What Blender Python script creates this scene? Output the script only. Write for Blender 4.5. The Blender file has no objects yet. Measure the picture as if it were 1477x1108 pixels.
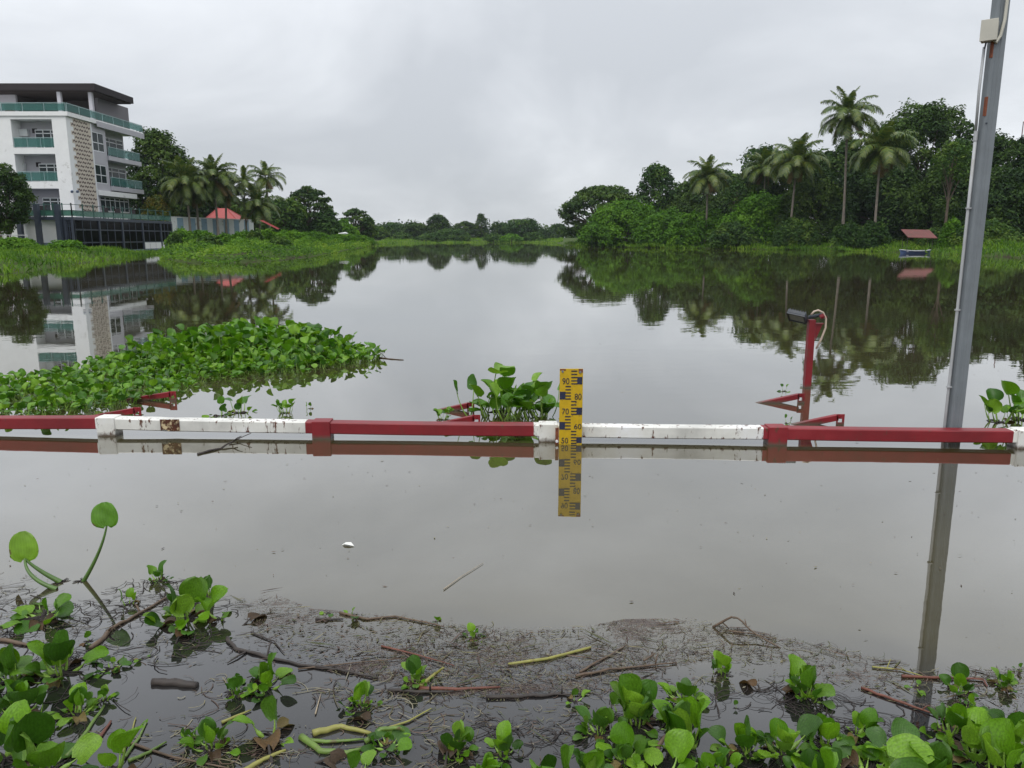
import bpy, math, random
import numpy as np
from mathutils import Vector, Matrix
R = math.radians
random.seed(7)
rng = np.random.default_rng(7)
scn = bpy.context.scene
COL = scn.collection
# ------------------------------------------------------------------ camera, sky, sun, exposure
H, PITCH, F = 1.34, R(10.8), 1107.0          # eye height above the water, tilt, focal length in photo pixels
cam = bpy.data.objects.new('camera', bpy.data.cameras.new('camera')); COL.objects.link(cam)
cam.location = (0, 0, H); cam.rotation_euler = (R(90) - PITCH, 0, 0)
cam.data.sensor_width = 36; cam.data.lens = 36 * F / 1477; cam.data.clip_start = 0.05; cam.data.clip_end = 4000
scn.camera = cam
scn.view_settings.view_transform = 'Standard'; scn.view_settings.look = 'None'
scn.view_settings.exposure = 0.0; scn.view_settings.gamma = 1; scn.view_settings.use_curve_mapping = False
SUN_EL, SUN_AZ = R(58), R(200)
w = bpy.data.worlds.new('World'); scn.world = w; w.use_nodes = True
nt = w.node_tree; nt.nodes.clear()
def N(tree, kind, **kw):
    n = tree.nodes.new(kind)
    for k, v in kw.items():
        if k == 'inp':
            for a, b in v.items(): n.inputs[a].default_value = b
        else: setattr(n, k, v)
    return n
def ramp(tree, stops, fac=None):
    n = tree.nodes.new('ShaderNodeValToRGB'); e = n.color_ramp.elements
    while len(e) < len(stops): e.new(0.5)
    for i, (p, c) in enumerate(stops):
        e[i].position = p; e[i].color = (c[0], c[1], c[2], 1) if hasattr(c, '__len__') else (c, c, c, 1)
    if fac is not None: tree.links.new(fac, n.inputs[0])
    return n
L = nt.links.new
tc = N(nt, 'ShaderNodeTexCoord'); sep = N(nt, 'ShaderNodeSeparateXYZ'); L(tc.outputs['Generated'], sep.inputs[0])
zc = N(nt, 'ShaderNodeMath', operation='MAXIMUM', inp={1: 0.0}); L(sep.outputs[2], zc.inputs[0])
za = N(nt, 'ShaderNodeMath', operation='ADD', inp={1: 0.34}); L(zc.outputs[0], za.inputs[0])
dx = N(nt, 'ShaderNodeMath', operation='DIVIDE'); L(sep.outputs[0], dx.inputs[0]); L(za.outputs[0], dx.inputs[1])
dy = N(nt, 'ShaderNodeMath', operation='DIVIDE'); L(sep.outputs[1], dy.inputs[0]); L(za.outputs[0], dy.inputs[1])
cmb = N(nt, 'ShaderNodeCombineXYZ', inp={2: 3.7}); L(dx.outputs[0], cmb.inputs[0]); L(dy.outputs[0], cmb.inputs[1])
n1 = N(nt, 'ShaderNodeTexNoise', inp={'Scale': 1.25, 'Detail': 8, 'Roughness': 0.52, 'Distortion': 0.35}); L(cmb.outputs[0], n1.inputs[0])
n2 = N(nt, 'ShaderNodeTexNoise', inp={'Scale': 0.4, 'Detail': 2, 'Roughness': 0.5}); L(cmb.outputs[0], n2.inputs[0])
mx = N(nt, 'ShaderNodeMath', operation='MULTIPLY_ADD', inp={1: 0.6}); L(n2.outputs[0], mx.inputs[0]); L(n1.outputs[0], mx.inputs[2])
cl = ramp(nt, [(0.58, (4.8, 5.05, 5.4)), (0.70, (5.5, 5.75, 6.1)), (0.80, (6.35, 6.6, 6.95)), (0.94, (7.7, 8.0, 8.4))], mx.outputs[0])
# an overcast sky is brighter towards the zenith
gr = N(nt, 'ShaderNodeMath', operation='MULTIPLY_ADD', inp={1: 1.0, 2: 0.93}); L(zc.outputs[0], gr.inputs[0])
sc = N(nt, 'ShaderNodeVectorMath', operation='SCALE'); L(cl.outputs[0], sc.inputs[0]); L(gr.outputs[0], sc.inputs['Scale'])
sky = N(nt, 'ShaderNodeTexSky', sky_type='NISHITA', sun_disc=False, sun_elevation=SUN_EL, sun_rotation=SUN_AZ)
mixs = N(nt, 'ShaderNodeMixRGB', inp={0: 0.95}); L(sky.outputs[0], mixs.inputs[1]); L(sc.outputs[0], mixs.inputs[2])
bg = N(nt, 'ShaderNodeBackground', inp={'Strength': 0.118}); L(mixs.outputs[0], bg.inputs[0])
wo = N(nt, 'ShaderNodeOutputWorld'); L(bg.outputs[0], wo.inputs[0])
sl = bpy.data.lights.new('sun', 'SUN'); sl.energy = 1.5; sl.angle = R(35); sl.color = (1, 0.97, 0.92)
so = bpy.data.objects.new('sun', sl); COL.objects.link(so)
sd = Vector((math.sin(SUN_AZ) * math.cos(SUN_EL), math.cos(SUN_AZ) * math.cos(SUN_EL), math.sin(SUN_EL)))
so.rotation_euler = sd.to_track_quat('Z', 'Y').to_euler(); so.location = (0, 0, 60)
scn.cycles.use_denoising = True
scn.cycles.max_bounces = 7; scn.cycles.volume_bounces = 1; scn.cycles.transparent_max_bounces = 12
scn.cycles.caustics_reflective = False; scn.cycles.caustics_refractive = False

# ------------------------------------------------------------------ helpers
def ray(px, py):
    u, v = (px - 738.5) / F, (554 - py) / F
    return Vector((u, math.cos(PITCH) + v * math.sin(PITCH), -math.sin(PITCH) + v * math.cos(PITCH)))
def G(px, py, z=0.0):
    d = ray(px, py); return Vector((0, 0, H)) + d * ((z - H) / d.z)
def AY(px, py, Y):
    d = ray(px, py); return Vector((0, 0, H)) + d * (Y / d.y)
def AX(px, py, X):
    d = ray(px, py); return Vector((0, 0, H)) + d * (X / d.x)

def tag(o, label=None, cat=None, group=None, kind=None):
    if label: o['label'] = label
    if cat: o['category'] = cat
    if group: o['group'] = group
    if kind: o['kind'] = kind
    return o
def thing(name, loc, label, cat, group=None, rz=0):
    o = bpy.data.objects.new(name, None); COL.objects.link(o); o.location = loc; o.rotation_euler = (0, 0, rz)
    o.empty_display_size = 0.1
    return tag(o, label, cat, group)
def link(name, me, parent=None, loc=(0, 0, 0), rot=(0, 0, 0), sc=1.0):
    o = bpy.data.objects.new(name, me); COL.objects.link(o); o.parent = parent
    o.location = loc; o.rotation_euler = rot
    o.scale = (sc, sc, sc) if not hasattr(sc, '__len__') else sc
    return o
def copy_tree(o, parent=None):
    c = o.copy(); COL.objects.link(c)
    if parent is not None: c.parent = parent
    for ch in o.children: copy_tree(ch, c)
    return c

class MB:
    """collects boxes, beams, tubes; every face may carry a material slot"""
    def __init__(s): s.v = []; s.f = []; s.m = []; s.mi = 0
    def box(s, x0, x1, y0, y1, z0, z1, M=None):
        c = [Vector((x, y, z)) for z in (z0, z1) for y in (y0, y1) for x in (x0, x1)]
        if M is not None: c = [M @ p for p in c]
        b = len(s.v); s.v += [tuple(p) for p in c]
        for f in ((0, 2, 3, 1), (4, 5, 7, 6), (0, 1, 5, 4), (2, 6, 7, 3), (0, 4, 6, 2), (1, 3, 7, 5)):
            s.f.append(tuple(b + i for i in f)); s.m.append(s.mi)
        return s
    def beam(s, p1, p2, wd, ht, up=(0, 0, 1)):
        p1, p2 = Vector(p1), Vector(p2); d = (p2 - p1); ln = d.length; d.normalize()
        r = d.cross(Vector(up)).normalized(); u = r.cross(d)
        M = Matrix(((r.x, d.x, u.x, p1.x), (r.y, d.y, u.y, p1.y), (r.z, d.z, u.z, p1.z), (0, 0, 0, 1)))
        return s.box(-wd / 2, wd / 2, 0, ln, -ht / 2, ht / 2, M)
    def tube(s, pts, rad, n=8, cap=True):
        pts = [Vector(p) for p in pts]; b0 = len(s.v); k = len(pts)
        if not hasattr(rad, '__len__'): rad = [rad] * k
        a = Vector((0, 0, 1))
        for i, p in enumerate(pts):
            d = (pts[min(i + 1, k - 1)] - pts[max(i - 1, 0)]).normalized()
            if i == 0:
                if abs(d.z) > 0.9: a = Vector((1, 0, 0))
                r = d.cross(a).normalized()
            else: r = (r - d * r.dot(d)).normalized()
            u = d.cross(r)
            for j in range(n):
                t = 2 * math.pi * j / n
                s.v.append(tuple(p + (r * math.cos(t) + u * math.sin(t)) * rad[i]))
        for i in range(k - 1):
            for j in range(n):
                q = (j + 1) % n
                s.f.append((b0 + i * n + j, b0 + i * n + q, b0 + (i + 1) * n + q, b0 + (i + 1) * n + j)); s.m.append(s.mi)
        if cap:
            s.f.append(tuple(b0 + j for j in range(n))[::-1]); s.m.append(s.mi)
            s.f.append(tuple(b0 + (k - 1) * n + j for j in range(n))); s.m.append(s.mi)
        return s
    def poly(s, pts, th=None):
        b = len(s.v); s.v += [tuple(p) for p in pts]; s.f.append(tuple(range(b, b + len(pts)))); s.m.append(s.mi)
        return s
    def mesh(s, name, mats, smooth=False, bevel=0):
        me = bpy.data.meshes.new(name); me.from_pydata(s.v, [], s.f)
        for m in (mats if isinstance(mats, (list, tuple)) else [mats]): me.materials.append(m)
        me.polygons.foreach_set('material_index', s.m)
        if smooth: me.polygons.foreach_set('use_smooth', [True] * len(me.polygons))
        me.update(); return me
    def build(s, name, mats, parent=None, loc=(0, 0, 0), smooth=False, bevel=0, rot=(0, 0, 0)):
        o = link(name, s.mesh(name, mats, smooth), parent, loc, rot)
        if bevel:
            m = o.modifiers.new('bevel', 'BEVEL'); m.width = bevel; m.segments = 2; m.limit_method = 'ANGLE'
        return o
def Box(name, x0, x1, y0, y1, z0, z1, mat, parent=None, bevel=0):
    return MB().box(x0, x1, y0, y1, z0, z1).build(name, mat, parent, bevel=bevel)

def qmesh(name, V, Q, mat, attr=None, smooth=False):
    V = np.asarray(V, dtype=np.float32); Q = np.asarray(Q, dtype=np.int32)
    me = bpy.data.meshes.new(name)
    me.vertices.add(len(V)); me.vertices.foreach_set('co', V.ravel())
    k = Q.shape[1]
    me.loops.add(Q.size); me.loops.foreach_set('vertex_index', Q.ravel())
    me.polygons.add(len(Q)); me.polygons.foreach_set('loop_start', np.arange(0, Q.size, k, dtype=np.int32))
    me.polygons.foreach_set('loop_total', np.full(len(Q), k, dtype=np.int32))
    if smooth: me.polygons.foreach_set('use_smooth', np.ones(len(Q), dtype=bool))
    if attr is not None:
        a = me.attributes.new('lv', 'FLOAT_VECTOR', 'POINT'); a.data.foreach_set('vector', np.asarray(attr, dtype=np.float32).ravel())
    me.materials.append(mat); me.update(calc_edges=True); return me

# ------------------------------------------------------------------ materials
def newmat(name):
    m = bpy.data.materials.new(name); m.use_nodes = True; t = m.node_tree
    b = t.nodes['Principled BSDF']; return m, t, b
def pm(name, col, rough=0.6, var=0.15, scale=6.0, bump=0.0, metal=0.0, dirt=None, dirt_amt=0.3, dirt_scale=2.0, coord='Object', spec=0.5, edge=None):
    m, t, b = newmat(name); lk = t.links.new
    tcn = N(t, 'ShaderNodeTexCoord')
    no = N(t, 'ShaderNodeTexNoise', inp={'Scale': scale, 'Detail': 6, 'Roughness': 0.6}); lk(tcn.outputs[coord], no.inputs[0])
    c = np.array(col)
    rp = ramp(t, [(0.25, tuple(c * (1 - var))), (0.75, tuple(np.minimum(c * (1 + var), 1)))], no.outputs[0])
    out = rp.outputs[0]
    if dirt is not None:
        n2_ = N(t, 'ShaderNodeTexNoise', inp={'Scale': dirt_scale, 'Detail': 8, 'Roughness': 0.65}); lk(tcn.outputs[coord], n2_.inputs[0])
        lo = 0.72 - dirt_amt * 0.45
        rr = ramp(t, [(lo, 0.0), (lo + 0.08, 1.0)], n2_.outputs[0])
        mxn = N(t, 'ShaderNodeMixRGB'); lk(rr.outputs[0], mxn.inputs[0]); lk(out, mxn.inputs[1]); mxn.inputs[2].default_value = (*dirt, 1)
        out = mxn.outputs[0]
    lk(out, b.inputs['Base Color'])
    rn = N(t, 'ShaderNodeMapRange', inp={1: 0.3, 2: 0.7, 3: max(rough - 0.08, 0.02), 4: min(rough + 0.1, 1)}); lk(no.outputs[0], rn.inputs[0]); lk(rn.outputs[0], b.inputs['Roughness'])
    b.inputs['Metallic'].default_value = metal; b.inputs['Specular IOR Level'].default_value = spec
    if bump:
        bp = N(t, 'ShaderNodeBump', inp={'Strength': 1.0, 'Distance': bump}); lk(no.outputs[0], bp.inputs['Height']); lk(bp.outputs[0], b.inputs['Normal'])
    return m
def leafmat(name, cols, rough=0.5, trans=0.3, veins=False, spots=None, spec=0.4, cover=1.0):
    """cols: colours spread over the per-leaf random value"""
    m, t, b = newmat(name); lk = t.links.new
    at = N(t, 'ShaderNodeAttribute', attribute_name='lv'); sp = N(t, 'ShaderNodeSeparateXYZ'); lk(at.outputs['Vector'], sp.inputs[0])
    oi = N(t, 'ShaderNodeObjectInfo'); ad = N(t, 'ShaderNodeMath', operation='MULTIPLY_ADD', inp={1: 1.0 if veins else 0.25}); lk(oi.outputs['Random'], ad.inputs[0]); lk(sp.outputs[2], ad.inputs[2])
    fr = N(t, 'ShaderNodeMath', operation='FRACT') if veins else N(t, 'ShaderNodeMath', operation='MULTIPLY', inp={1: 0.8}); lk(ad.outputs[0], fr.inputs[0])
    k = len(cols); rp = ramp(t, [((i + 0.5) / k, c) for i, c in enumerate(cols)], fr.outputs[0]); out = rp.outputs[0]
    tcn = N(t, 'ShaderNodeTexCoord')
    if veins:
        sn = N(t, 'ShaderNodeMath', operation='MULTIPLY', inp={1: 34.0}); lk(sp.outputs[0], sn.inputs[0])
        si = N(t, 'ShaderNodeMath', operation='SINE'); lk(sn.outputs[0], si.inputs[0])
        mr = N(t, 'ShaderNodeMapRange', inp={1: -1, 2: 1, 3: 0.96, 4: 1.04}); lk(si.outputs[0], mr.inputs[0])
        vs = N(t, 'ShaderNodeVectorMath', operation='SCALE'); lk(out, vs.inputs[0]); lk(mr.outputs[0], vs.inputs['Scale']); out = vs.outputs[0]
        nz = N(t, 'ShaderNodeTexNoise', inp={'Scale': 16.0, 'Detail': 5}); lk(tcn.outputs['Object'], nz.inputs[0])
        mn = N(t, 'ShaderNodeMapRange', inp={1: 0.3, 2: 0.7, 3: 0.72, 4: 1.25}); lk(nz.outputs[0], mn.inputs[0])
        v2 = N(t, 'ShaderNodeVectorMath', operation='SCALE'); lk(out, v2.inputs[0]); lk(mn.outputs[0], v2.inputs['Scale']); out = v2.outputs[0]
        # brown blemishes and dry margins
        n3 = N(t, 'ShaderNodeTexNoise', inp={'Scale': 38.0, 'Detail': 6, 'Roughness': 0.7}); lk(tcn.outputs['Object'], n3.inputs[0])
        ab = N(t, 'ShaderNodeMath', operation='ABSOLUTE'); lk(sp.outputs[0], ab.inputs[0])
        pw = N(t, 'ShaderNodeMath', operation='POWER', inp={1: 8.0}); lk(ab.outputs[0], pw.inputs[0])
        ms = N(t, 'ShaderNodeMath', operation='MULTIPLY_ADD', inp={1: 0.10}); lk(pw.outputs[0], ms.inputs[0]); lk(n3.outputs[0], ms.inputs[2])
        rs = ramp(t, [(0.66, 0.0), (0.72, 1.0)], ms.outputs[0])
        mb = N(t, 'ShaderNodeMixRGB'); lk(rs.outputs[0], mb.inputs[0]); lk(out, mb.inputs[1]); mb.inputs[2].default_value = (0.11, 0.075, 0.025, 1); out = mb.outputs[0]
        bp = N(t, 'ShaderNodeBump', inp={'Strength': 0.15, 'Distance': 0.002}); lk(si.outputs[0], bp.inputs['Height']); lk(bp.outputs[0], b.inputs['Normal'])
    lk(out, b.inputs['Base Color']); b.inputs['Roughness'].default_value = rough; b.inputs['Specular IOR Level'].default_value = spec
    tr = N(t, 'ShaderNodeBsdfTranslucent'); tm = N(t, 'ShaderNodeVectorMath', operation='MULTIPLY'); lk(out, tm.inputs[0]); tm.inputs[1].default_value = (1.3, 1.35, 0.6); lk(tm.outputs[0], tr.inputs[0])
    ms_ = N(t, 'ShaderNodeMixShader', inp={0: trans}); lk(b.outputs[0], ms_.inputs[1]); lk(tr.outputs[0], ms_.inputs[2])
    lk(ms_.outputs[0], t.nodes['Material Output'].inputs[0])
    return m
M = {}
M['white_wall'] = pm('white_wall', (0.80, 0.80, 0.79), 0.7, 0.05, 1.5, dirt=(0.5, 0.49, 0.46), dirt_amt=0.25, dirt_scale=0.7)
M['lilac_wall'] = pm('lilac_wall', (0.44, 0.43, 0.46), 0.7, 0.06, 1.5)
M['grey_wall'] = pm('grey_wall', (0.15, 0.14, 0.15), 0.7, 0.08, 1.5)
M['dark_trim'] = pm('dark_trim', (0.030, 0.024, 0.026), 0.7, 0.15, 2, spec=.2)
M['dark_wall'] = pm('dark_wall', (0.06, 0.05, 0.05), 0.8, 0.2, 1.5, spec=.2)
M['roof_under'] = pm('roof_under', (0.03, 0.022, 0.02), 0.8, 0.2, 2, spec=.2)
M['slate_frame'] = pm('slate_frame', (0.045, 0.055, 0.08), 0.4, 0.15, 2)
M['slate_base'] = pm('slate_base', (0.16, 0.20, 0.27), 0.6, 0.1, 2)
M['frame_white'] = pm('frame_white', (0.75, 0.76, 0.77), 0.4, 0.04, 3)
M['curtain'] = pm('curtain', (0.55, 0.66, 0.66), 0.8, 0.3, 3.5)
M['tile_beige'] = pm('tile_beige', (0.60, 0.53, 0.44), 0.6, 0.12, 4)
M['tile_brown'] = pm('tile_brown', (0.11, 0.075, 0.06), 0.6, 0.2, 4)
M['interior'] = pm('interior', (0.17, 0.13, 0.10), 0.8, 0.4, 1.2)
M['cardboard'] = pm('cardboard', (0.42, 0.31, 0.17), 0.8, 0.15, 3)
M['red_plastic'] = pm('red_plastic', (0.5, 0.03, 0.02), 0.4, 0.1, 3)
M['brown_door'] = pm('brown_door', (0.11, 0.05, 0.03), 0.5, 0.2, 5)
M['ac_white'] = pm('ac_white', (0.6, 0.62, 0.62), 0.5, 0.05, 5)
M['fence_blue'] = pm('fence_blue', (0.20, 0.30, 0.38), 0.6, 0.1, 2, dirt=(0.12, 0.14, 0.13), dirt_amt=0.25)
M['fence_white'] = pm('fence_white', (0.62, 0.64, 0.63), 0.6, 0.06, 2, dirt=(0.3, 0.3, 0.26), dirt_amt=0.3)
M['red_roof'] = pm('red_roof', (0.36, 0.075, 0.07), 0.7, 0.15, 2, dirt=(0.2, 0.06, 0.05), dirt_amt=0.3)
M['rust_roof'] = pm('rust_roof', (0.15, 0.05, 0.045), 0.8, 0.25, 2.5, dirt=(0.12, 0.05, 0.04), dirt_amt=0.5)
M['boat_blue'] = pm('boat_blue', (0.06, 0.10, 0.22), 0.5, 0.2, 4)
M['boat_white'] = pm('boat_white', (0.5, 0.52, 0.55), 0.5, 0.1, 4)
M['bark'] = pm('bark', (0.10, 0.075, 0.055), 0.9, 0.4, 3, bump=0.03)
M['bark_pale'] = pm('bark_pale', (0.24, 0.21, 0.17), 0.9, 0.3, 5, bump=0.02)
M['palm_bark'] = pm('palm_bark', (0.20, 0.17, 0.14), 0.9, 0.35, 4, bump=0.02)
M['coconut'] = pm('coconut', (0.20, 0.16, 0.04), 0.6, 0.3, 8)
def paint(name, col, rust_lo, rough=0.45):
    m, t, b = newmat(name); lk = t.links.new
    tcn = N(t, 'ShaderNodeTexCoord'); geo = N(t, 'ShaderNodeNewGeometry')
    n_ = N(t, 'ShaderNodeTexNoise', inp={'Scale': 3.0, 'Detail': 7, 'Roughness': 0.6}); lk(geo.outputs['Position'], n_.inputs[0])
    c = np.array(col); rp = ramp(t, [(0.3, tuple(c * 0.68)), (0.55, tuple(c)), (0.7, tuple(np.minimum(c * 1.2 + .01, .85)))], n_.outputs[0])
    # chips and rust, streaked downwards
    mp = N(t, 'ShaderNodeMapping'); mp.inputs['Scale'].default_value = (1, 1, 0.3); lk(geo.outputs['Position'], mp.inputs[0])
    n2_ = N(t, 'ShaderNodeTexNoise', inp={'Scale': 26.0, 'Detail': 9, 'Roughness': 0.68}); lk(mp.outputs[0], n2_.inputs[0])
    spz = N(t, 'ShaderNodeSeparateXYZ'); lk(geo.outputs['Position'], spz.inputs[0])
    ez = ramp(t, [(0.035, 0.045), (0.05, 0.0), (0.096, 0.0), (0.112, 0.028), (0.125, 0.028), (0.14, 0.0)], spz.outputs[2])
    n7 = N(t, 'ShaderNodeTexNoise', inp={'Scale': 2.2, 'Detail': 3}); lk(geo.outputs['Position'], n7.inputs[0])
    m7 = N(t, 'ShaderNodeMath', operation='MULTIPLY_ADD', inp={1: 0.22, 2: -0.11}); lk(n7.outputs[0], m7.inputs[0])
    a7 = N(t, 'ShaderNodeMath', operation='ADD'); lk(ez.outputs[0], a7.inputs[0]); lk(m7.outputs[0], a7.inputs[1])
    a8 = N(t, 'ShaderNodeMath', operation='ADD'); lk(a7.outputs[0], a8.inputs[0]); lk(n2_.outputs[0], a8.inputs[1])
    rr = ramp(t, [(rust_lo - 0.03, 0.0), (rust_lo, 0.35), (rust_lo + 0.025, 1.0)], a8.outputs[0])
    mr = N(t, 'ShaderNodeMixRGB'); lk(rr.outputs[0], mr.inputs[0]); lk(rp.outputs[0], mr.inputs[1]); mr.inputs[2].default_value = (0.10, 0.035, 0.018, 1)
    # grime near the water line
    sp = N(t, 'ShaderNodeSeparateXYZ'); lk(geo.outputs['Position'], sp.inputs[0])
    n4 = N(t, 'ShaderNodeTexNoise', inp={'Scale': 60.0, 'Detail': 5}); lk(geo.outputs['Position'], n4.inputs[0])
    hh = N(t, 'ShaderNodeMath', operation='MULTIPLY_ADD', inp={1: 0.03}); lk(n4.outputs[0], hh.inputs[0]); lk(sp.outputs[2], hh.inputs[2])
    wr = ramp(t, [(0.018, 1.0), (0.045, 0.0)], hh.outputs[0])
    mw = N(t, 'ShaderNodeMixRGB'); lk(wr.outputs[0], mw.inputs[0]); lk(mr.outputs[0], mw.inputs[1]); mw.inputs[2].default_value = (0.09, 0.065, 0.045, 1)
    lk(mw.outputs[0], b.inputs['Base Color']); b.inputs['Roughness'].default_value = rough
    bp = N(t, 'ShaderNodeBump', inp={'Strength': 0.5, 'Distance': 0.002}); lk(n2_.outputs[0], bp.inputs['Height']); lk(bp.outputs[0], b.inputs['Normal'])
    return m
M['red_paint'] = paint('red_paint', (0.21, 0.006, 0.012), 0.645)
M['white_paint'] = paint('white_paint', (0.76, 0.75, 0.70), 0.61)
M['rust'] = pm('rust', (0.075, 0.025, 0.013), 0.9, 0.6, 40, bump=0.002, dirt=(0.62, 0.50, 0.30), dirt_amt=0.55, dirt_scale=16)
M['rust_plain'] = pm('rust_plain', (0.19, 0.06, 0.03), 0.9, 0.5, 40, bump=0.001)
M['steel_old'] = pm('steel_old', (0.17, 0.19, 0.205), 0.5, 0.2, 5, dirt=(0.10, 0.06, 0.045), dirt_amt=0.12, dirt_scale=9)
M['conduit'] = pm('conduit', (0.44, 0.45, 0.46), 0.5, 0.12, 8, dirt=(0.3, 0.28, 0.24), dirt_amt=0.3)
M['box_beige'] = pm('box_beige', (0.52, 0.50, 0.43), 0.55, 0.08, 12, dirt=(0.33, 0.28, 0.2), dirt_amt=0.3)
M['yellow'] = pm('yellow', (0.56, 0.36, 0.006), 0.5, 0.15, 30, dirt=(0.24, 0.13, 0.02), dirt_amt=0.28, dirt_scale=45)
M['marking'] = pm('marking', (0.010, 0.012, 0.03), 0.5, 0.3, 30)
M['marking_navy'] = pm('marking_navy', (0.010, 0.014, 0.045), 0.5, 0.3, 30)
M['black_metal'] = pm('black_metal', (0.02, 0.028, 0.04), 0.4, 0.2, 30)
M['lens'] = pm('lens', (0.34, 0.36, 0.36), 0.12, 0.1, 30)
M['cable'] = pm('cable', (0.50, 0.40, 0.32), 0.6, 0.2, 30)
M['stick_dark'] = pm('stick_dark', (0.035, 0.027, 0.023), 0.6, 0.5, 35, bump=0.003)
M['stick_brown'] = pm('stick_brown', (0.105, 0.07, 0.045), 0.6, 0.4, 35, bump=0.002)
M['stick_red'] = pm('stick_red', (0.13, 0.045, 0.028), 0.55, 0.4, 30, bump=0.002)
M['stick_pale'] = pm('stick_pale', (0.33, 0.27, 0.19), 0.7, 0.3, 30, bump=0.001)
M['stem_green'] = pm('stem_green', (0.11, 0.18, 0.03), 0.45, 0.3, 25, dirt=(0.10, 0.07, 0.03), dirt_amt=0.25, dirt_scale=20)
M['stem_yellow'] = pm('stem_yellow', (0.25, 0.24, 0.06), 0.5, 0.25, 22, dirt=(0.13, 0.08, 0.03), dirt_amt=0.35, dirt_scale=20)
M['scrap_white'] = pm('scrap_white', (0.72, 0.72, 0.68), 0.6, 0.1, 40)
M['root'] = pm('root', (0.022, 0.016, 0.014), 0.8, 0.5, 40)
M['soil'] = pm('soil', (0.055, 0.085, 0.02), 0.95, 0.35, 0.8, dirt=(0.05, 0.04, 0.025), dirt_amt=0.4, dirt_scale=0.5, spec=.1)
def glass(name, col, alpha):
    m, t, b = newmat(name); lk = t.links.new
    g = N(t, 'ShaderNodeBsdfTransparent'); g.inputs[0].default_value = (*[0.35 + 0.65 * c for c in col], 1)
    b.inputs['Base Color'].default_value = (*col, 1); b.inputs['Roughness'].default_value = 0.08
    mxn = N(t, 'ShaderNodeMixShader', inp={0: alpha}); lk(g.outputs[0], mxn.inputs[1]); lk(b.outputs[0], mxn.inputs[2]); lk(mxn.outputs[0], t.nodes['Material Output'].inputs[0])
    return m
M['teal_glass'] = glass('teal_glass', (0.12, 0.32, 0.29), 0.36)
M['window_glass'] = glass('window_glass', (0.05, 0.075, 0.08), 0.45)
M['dark_glass'] = glass('dark_glass', (0.02, 0.022, 0.022), 0.16)

M['leaf_hy'] = leafmat('hyacinth_leaf', [(0.030, 0.085, 0.008), (0.08, 0.20, 0.010), (0.16, 0.33, 0.013), (0.04, 0.10, 0.016), (0.11, 0.25, 0.010), (0.19, 0.35, 0.028), (0.07, 0.15, 0.035), (0.05, 0.14, 0.010)], 0.38, 0.3, veins=True, spec=0.3)
M['leaf_hy_far'] = leafmat('hyacinth_leaf_deep', [(0.034, 0.11, 0.008), (0.075, 0.20, 0.010), (0.13, 0.29, 0.013), (0.045, 0.13, 0.012), (0.10, 0.24, 0.012), (0.18, 0.34, 0.025)], 0.36, 0.25, veins=True, spec=0.4)
M['leaf_dead'] = leafmat('dead_leaf', [(0.05, 0.03, 0.015), (0.10, 0.055, 0.02), (0.16, 0.12, 0.04)], 0.6, 0.15, veins=True)
M['petiole_deep'] = pm('petiole_deep', (0.07, 0.14, 0.025), 0.4, 0.3, 14, dirt=(0.09, 0.06, 0.03), dirt_amt=0.2, dirt_scale=18)
M['petiole'] = pm('petiole', (0.20, 0.33, 0.05), 0.4, 0.35, 14, dirt=(0.12, 0.08, 0.03), dirt_amt=0.15, dirt_scale=18)
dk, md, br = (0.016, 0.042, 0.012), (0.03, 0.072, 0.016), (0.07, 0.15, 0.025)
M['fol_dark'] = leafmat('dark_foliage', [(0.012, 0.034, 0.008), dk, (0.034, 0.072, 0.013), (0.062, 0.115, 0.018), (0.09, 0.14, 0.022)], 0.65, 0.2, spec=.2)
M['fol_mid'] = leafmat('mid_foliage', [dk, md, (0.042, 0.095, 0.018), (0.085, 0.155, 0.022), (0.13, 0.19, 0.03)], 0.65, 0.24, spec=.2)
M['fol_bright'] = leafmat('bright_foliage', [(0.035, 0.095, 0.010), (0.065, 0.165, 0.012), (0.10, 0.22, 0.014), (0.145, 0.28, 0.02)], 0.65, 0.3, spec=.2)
M['fol_grass'] = leafmat('grass_foliage', [(0.025, 0.06, 0.010), (0.05, 0.125, 0.012), (0.10, 0.21, 0.014), (0.16, 0.27, 0.022), (0.22, 0.28, 0.05)], 0.65, 0.3, spec=.2)
M['fol_yellow'] = leafmat('flowering_foliage', [(0.05, 0.11, 0.02), (0.08, 0.14, 0.02), (0.26, 0.20, 0.02), (0.07, 0.13, 0.02)], 0.6, 0.25)
M['fol_palm'] = leafmat('palm_foliage', [(0.035, 0.07, 0.014), (0.06, 0.11, 0.018), (0.10, 0.15, 0.022), (0.16, 0.18, 0.03)], 0.42, 0.2, spec=0.5)
M['fol_dry'] = leafmat('dry_palm_foliage', [(0.12, 0.075, 0.03), (0.20, 0.13, 0.05), (0.16, 0.14, 0.04)], 0.7, 0.15)

# debris fragments: colours from the per-piece value
M['litter'] = leafmat('plant_litter', [(0.02, 0.014, 0.011), (0.045, 0.03, 0.022), (0.08, 0.052, 0.042), (0.12, 0.08, 0.055), (0.05, 0.065, 0.02), (0.17, 0.15, 0.08), (0.24, 0.22, 0.16)], 0.6, 0.1)

# water: murky olive-brown body under a clear reflecting surface; browner silt in slow patches
mw_, t, b = newmat('river_water'); lk = t.links.new
geo = N(t, 'ShaderNodeNewGeometry')
na = N(t, 'ShaderNodeTexNoise', inp={'Scale': 0.35, 'Detail': 4, 'Roughness': 0.5}); lk(geo.outputs['Position'], na.inputs[0])
body = ramp(t, [(0.35, (0.042, 0.036, 0.015)), (0.65, (0.070, 0.060, 0.030))], na.outputs[0])
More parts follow.
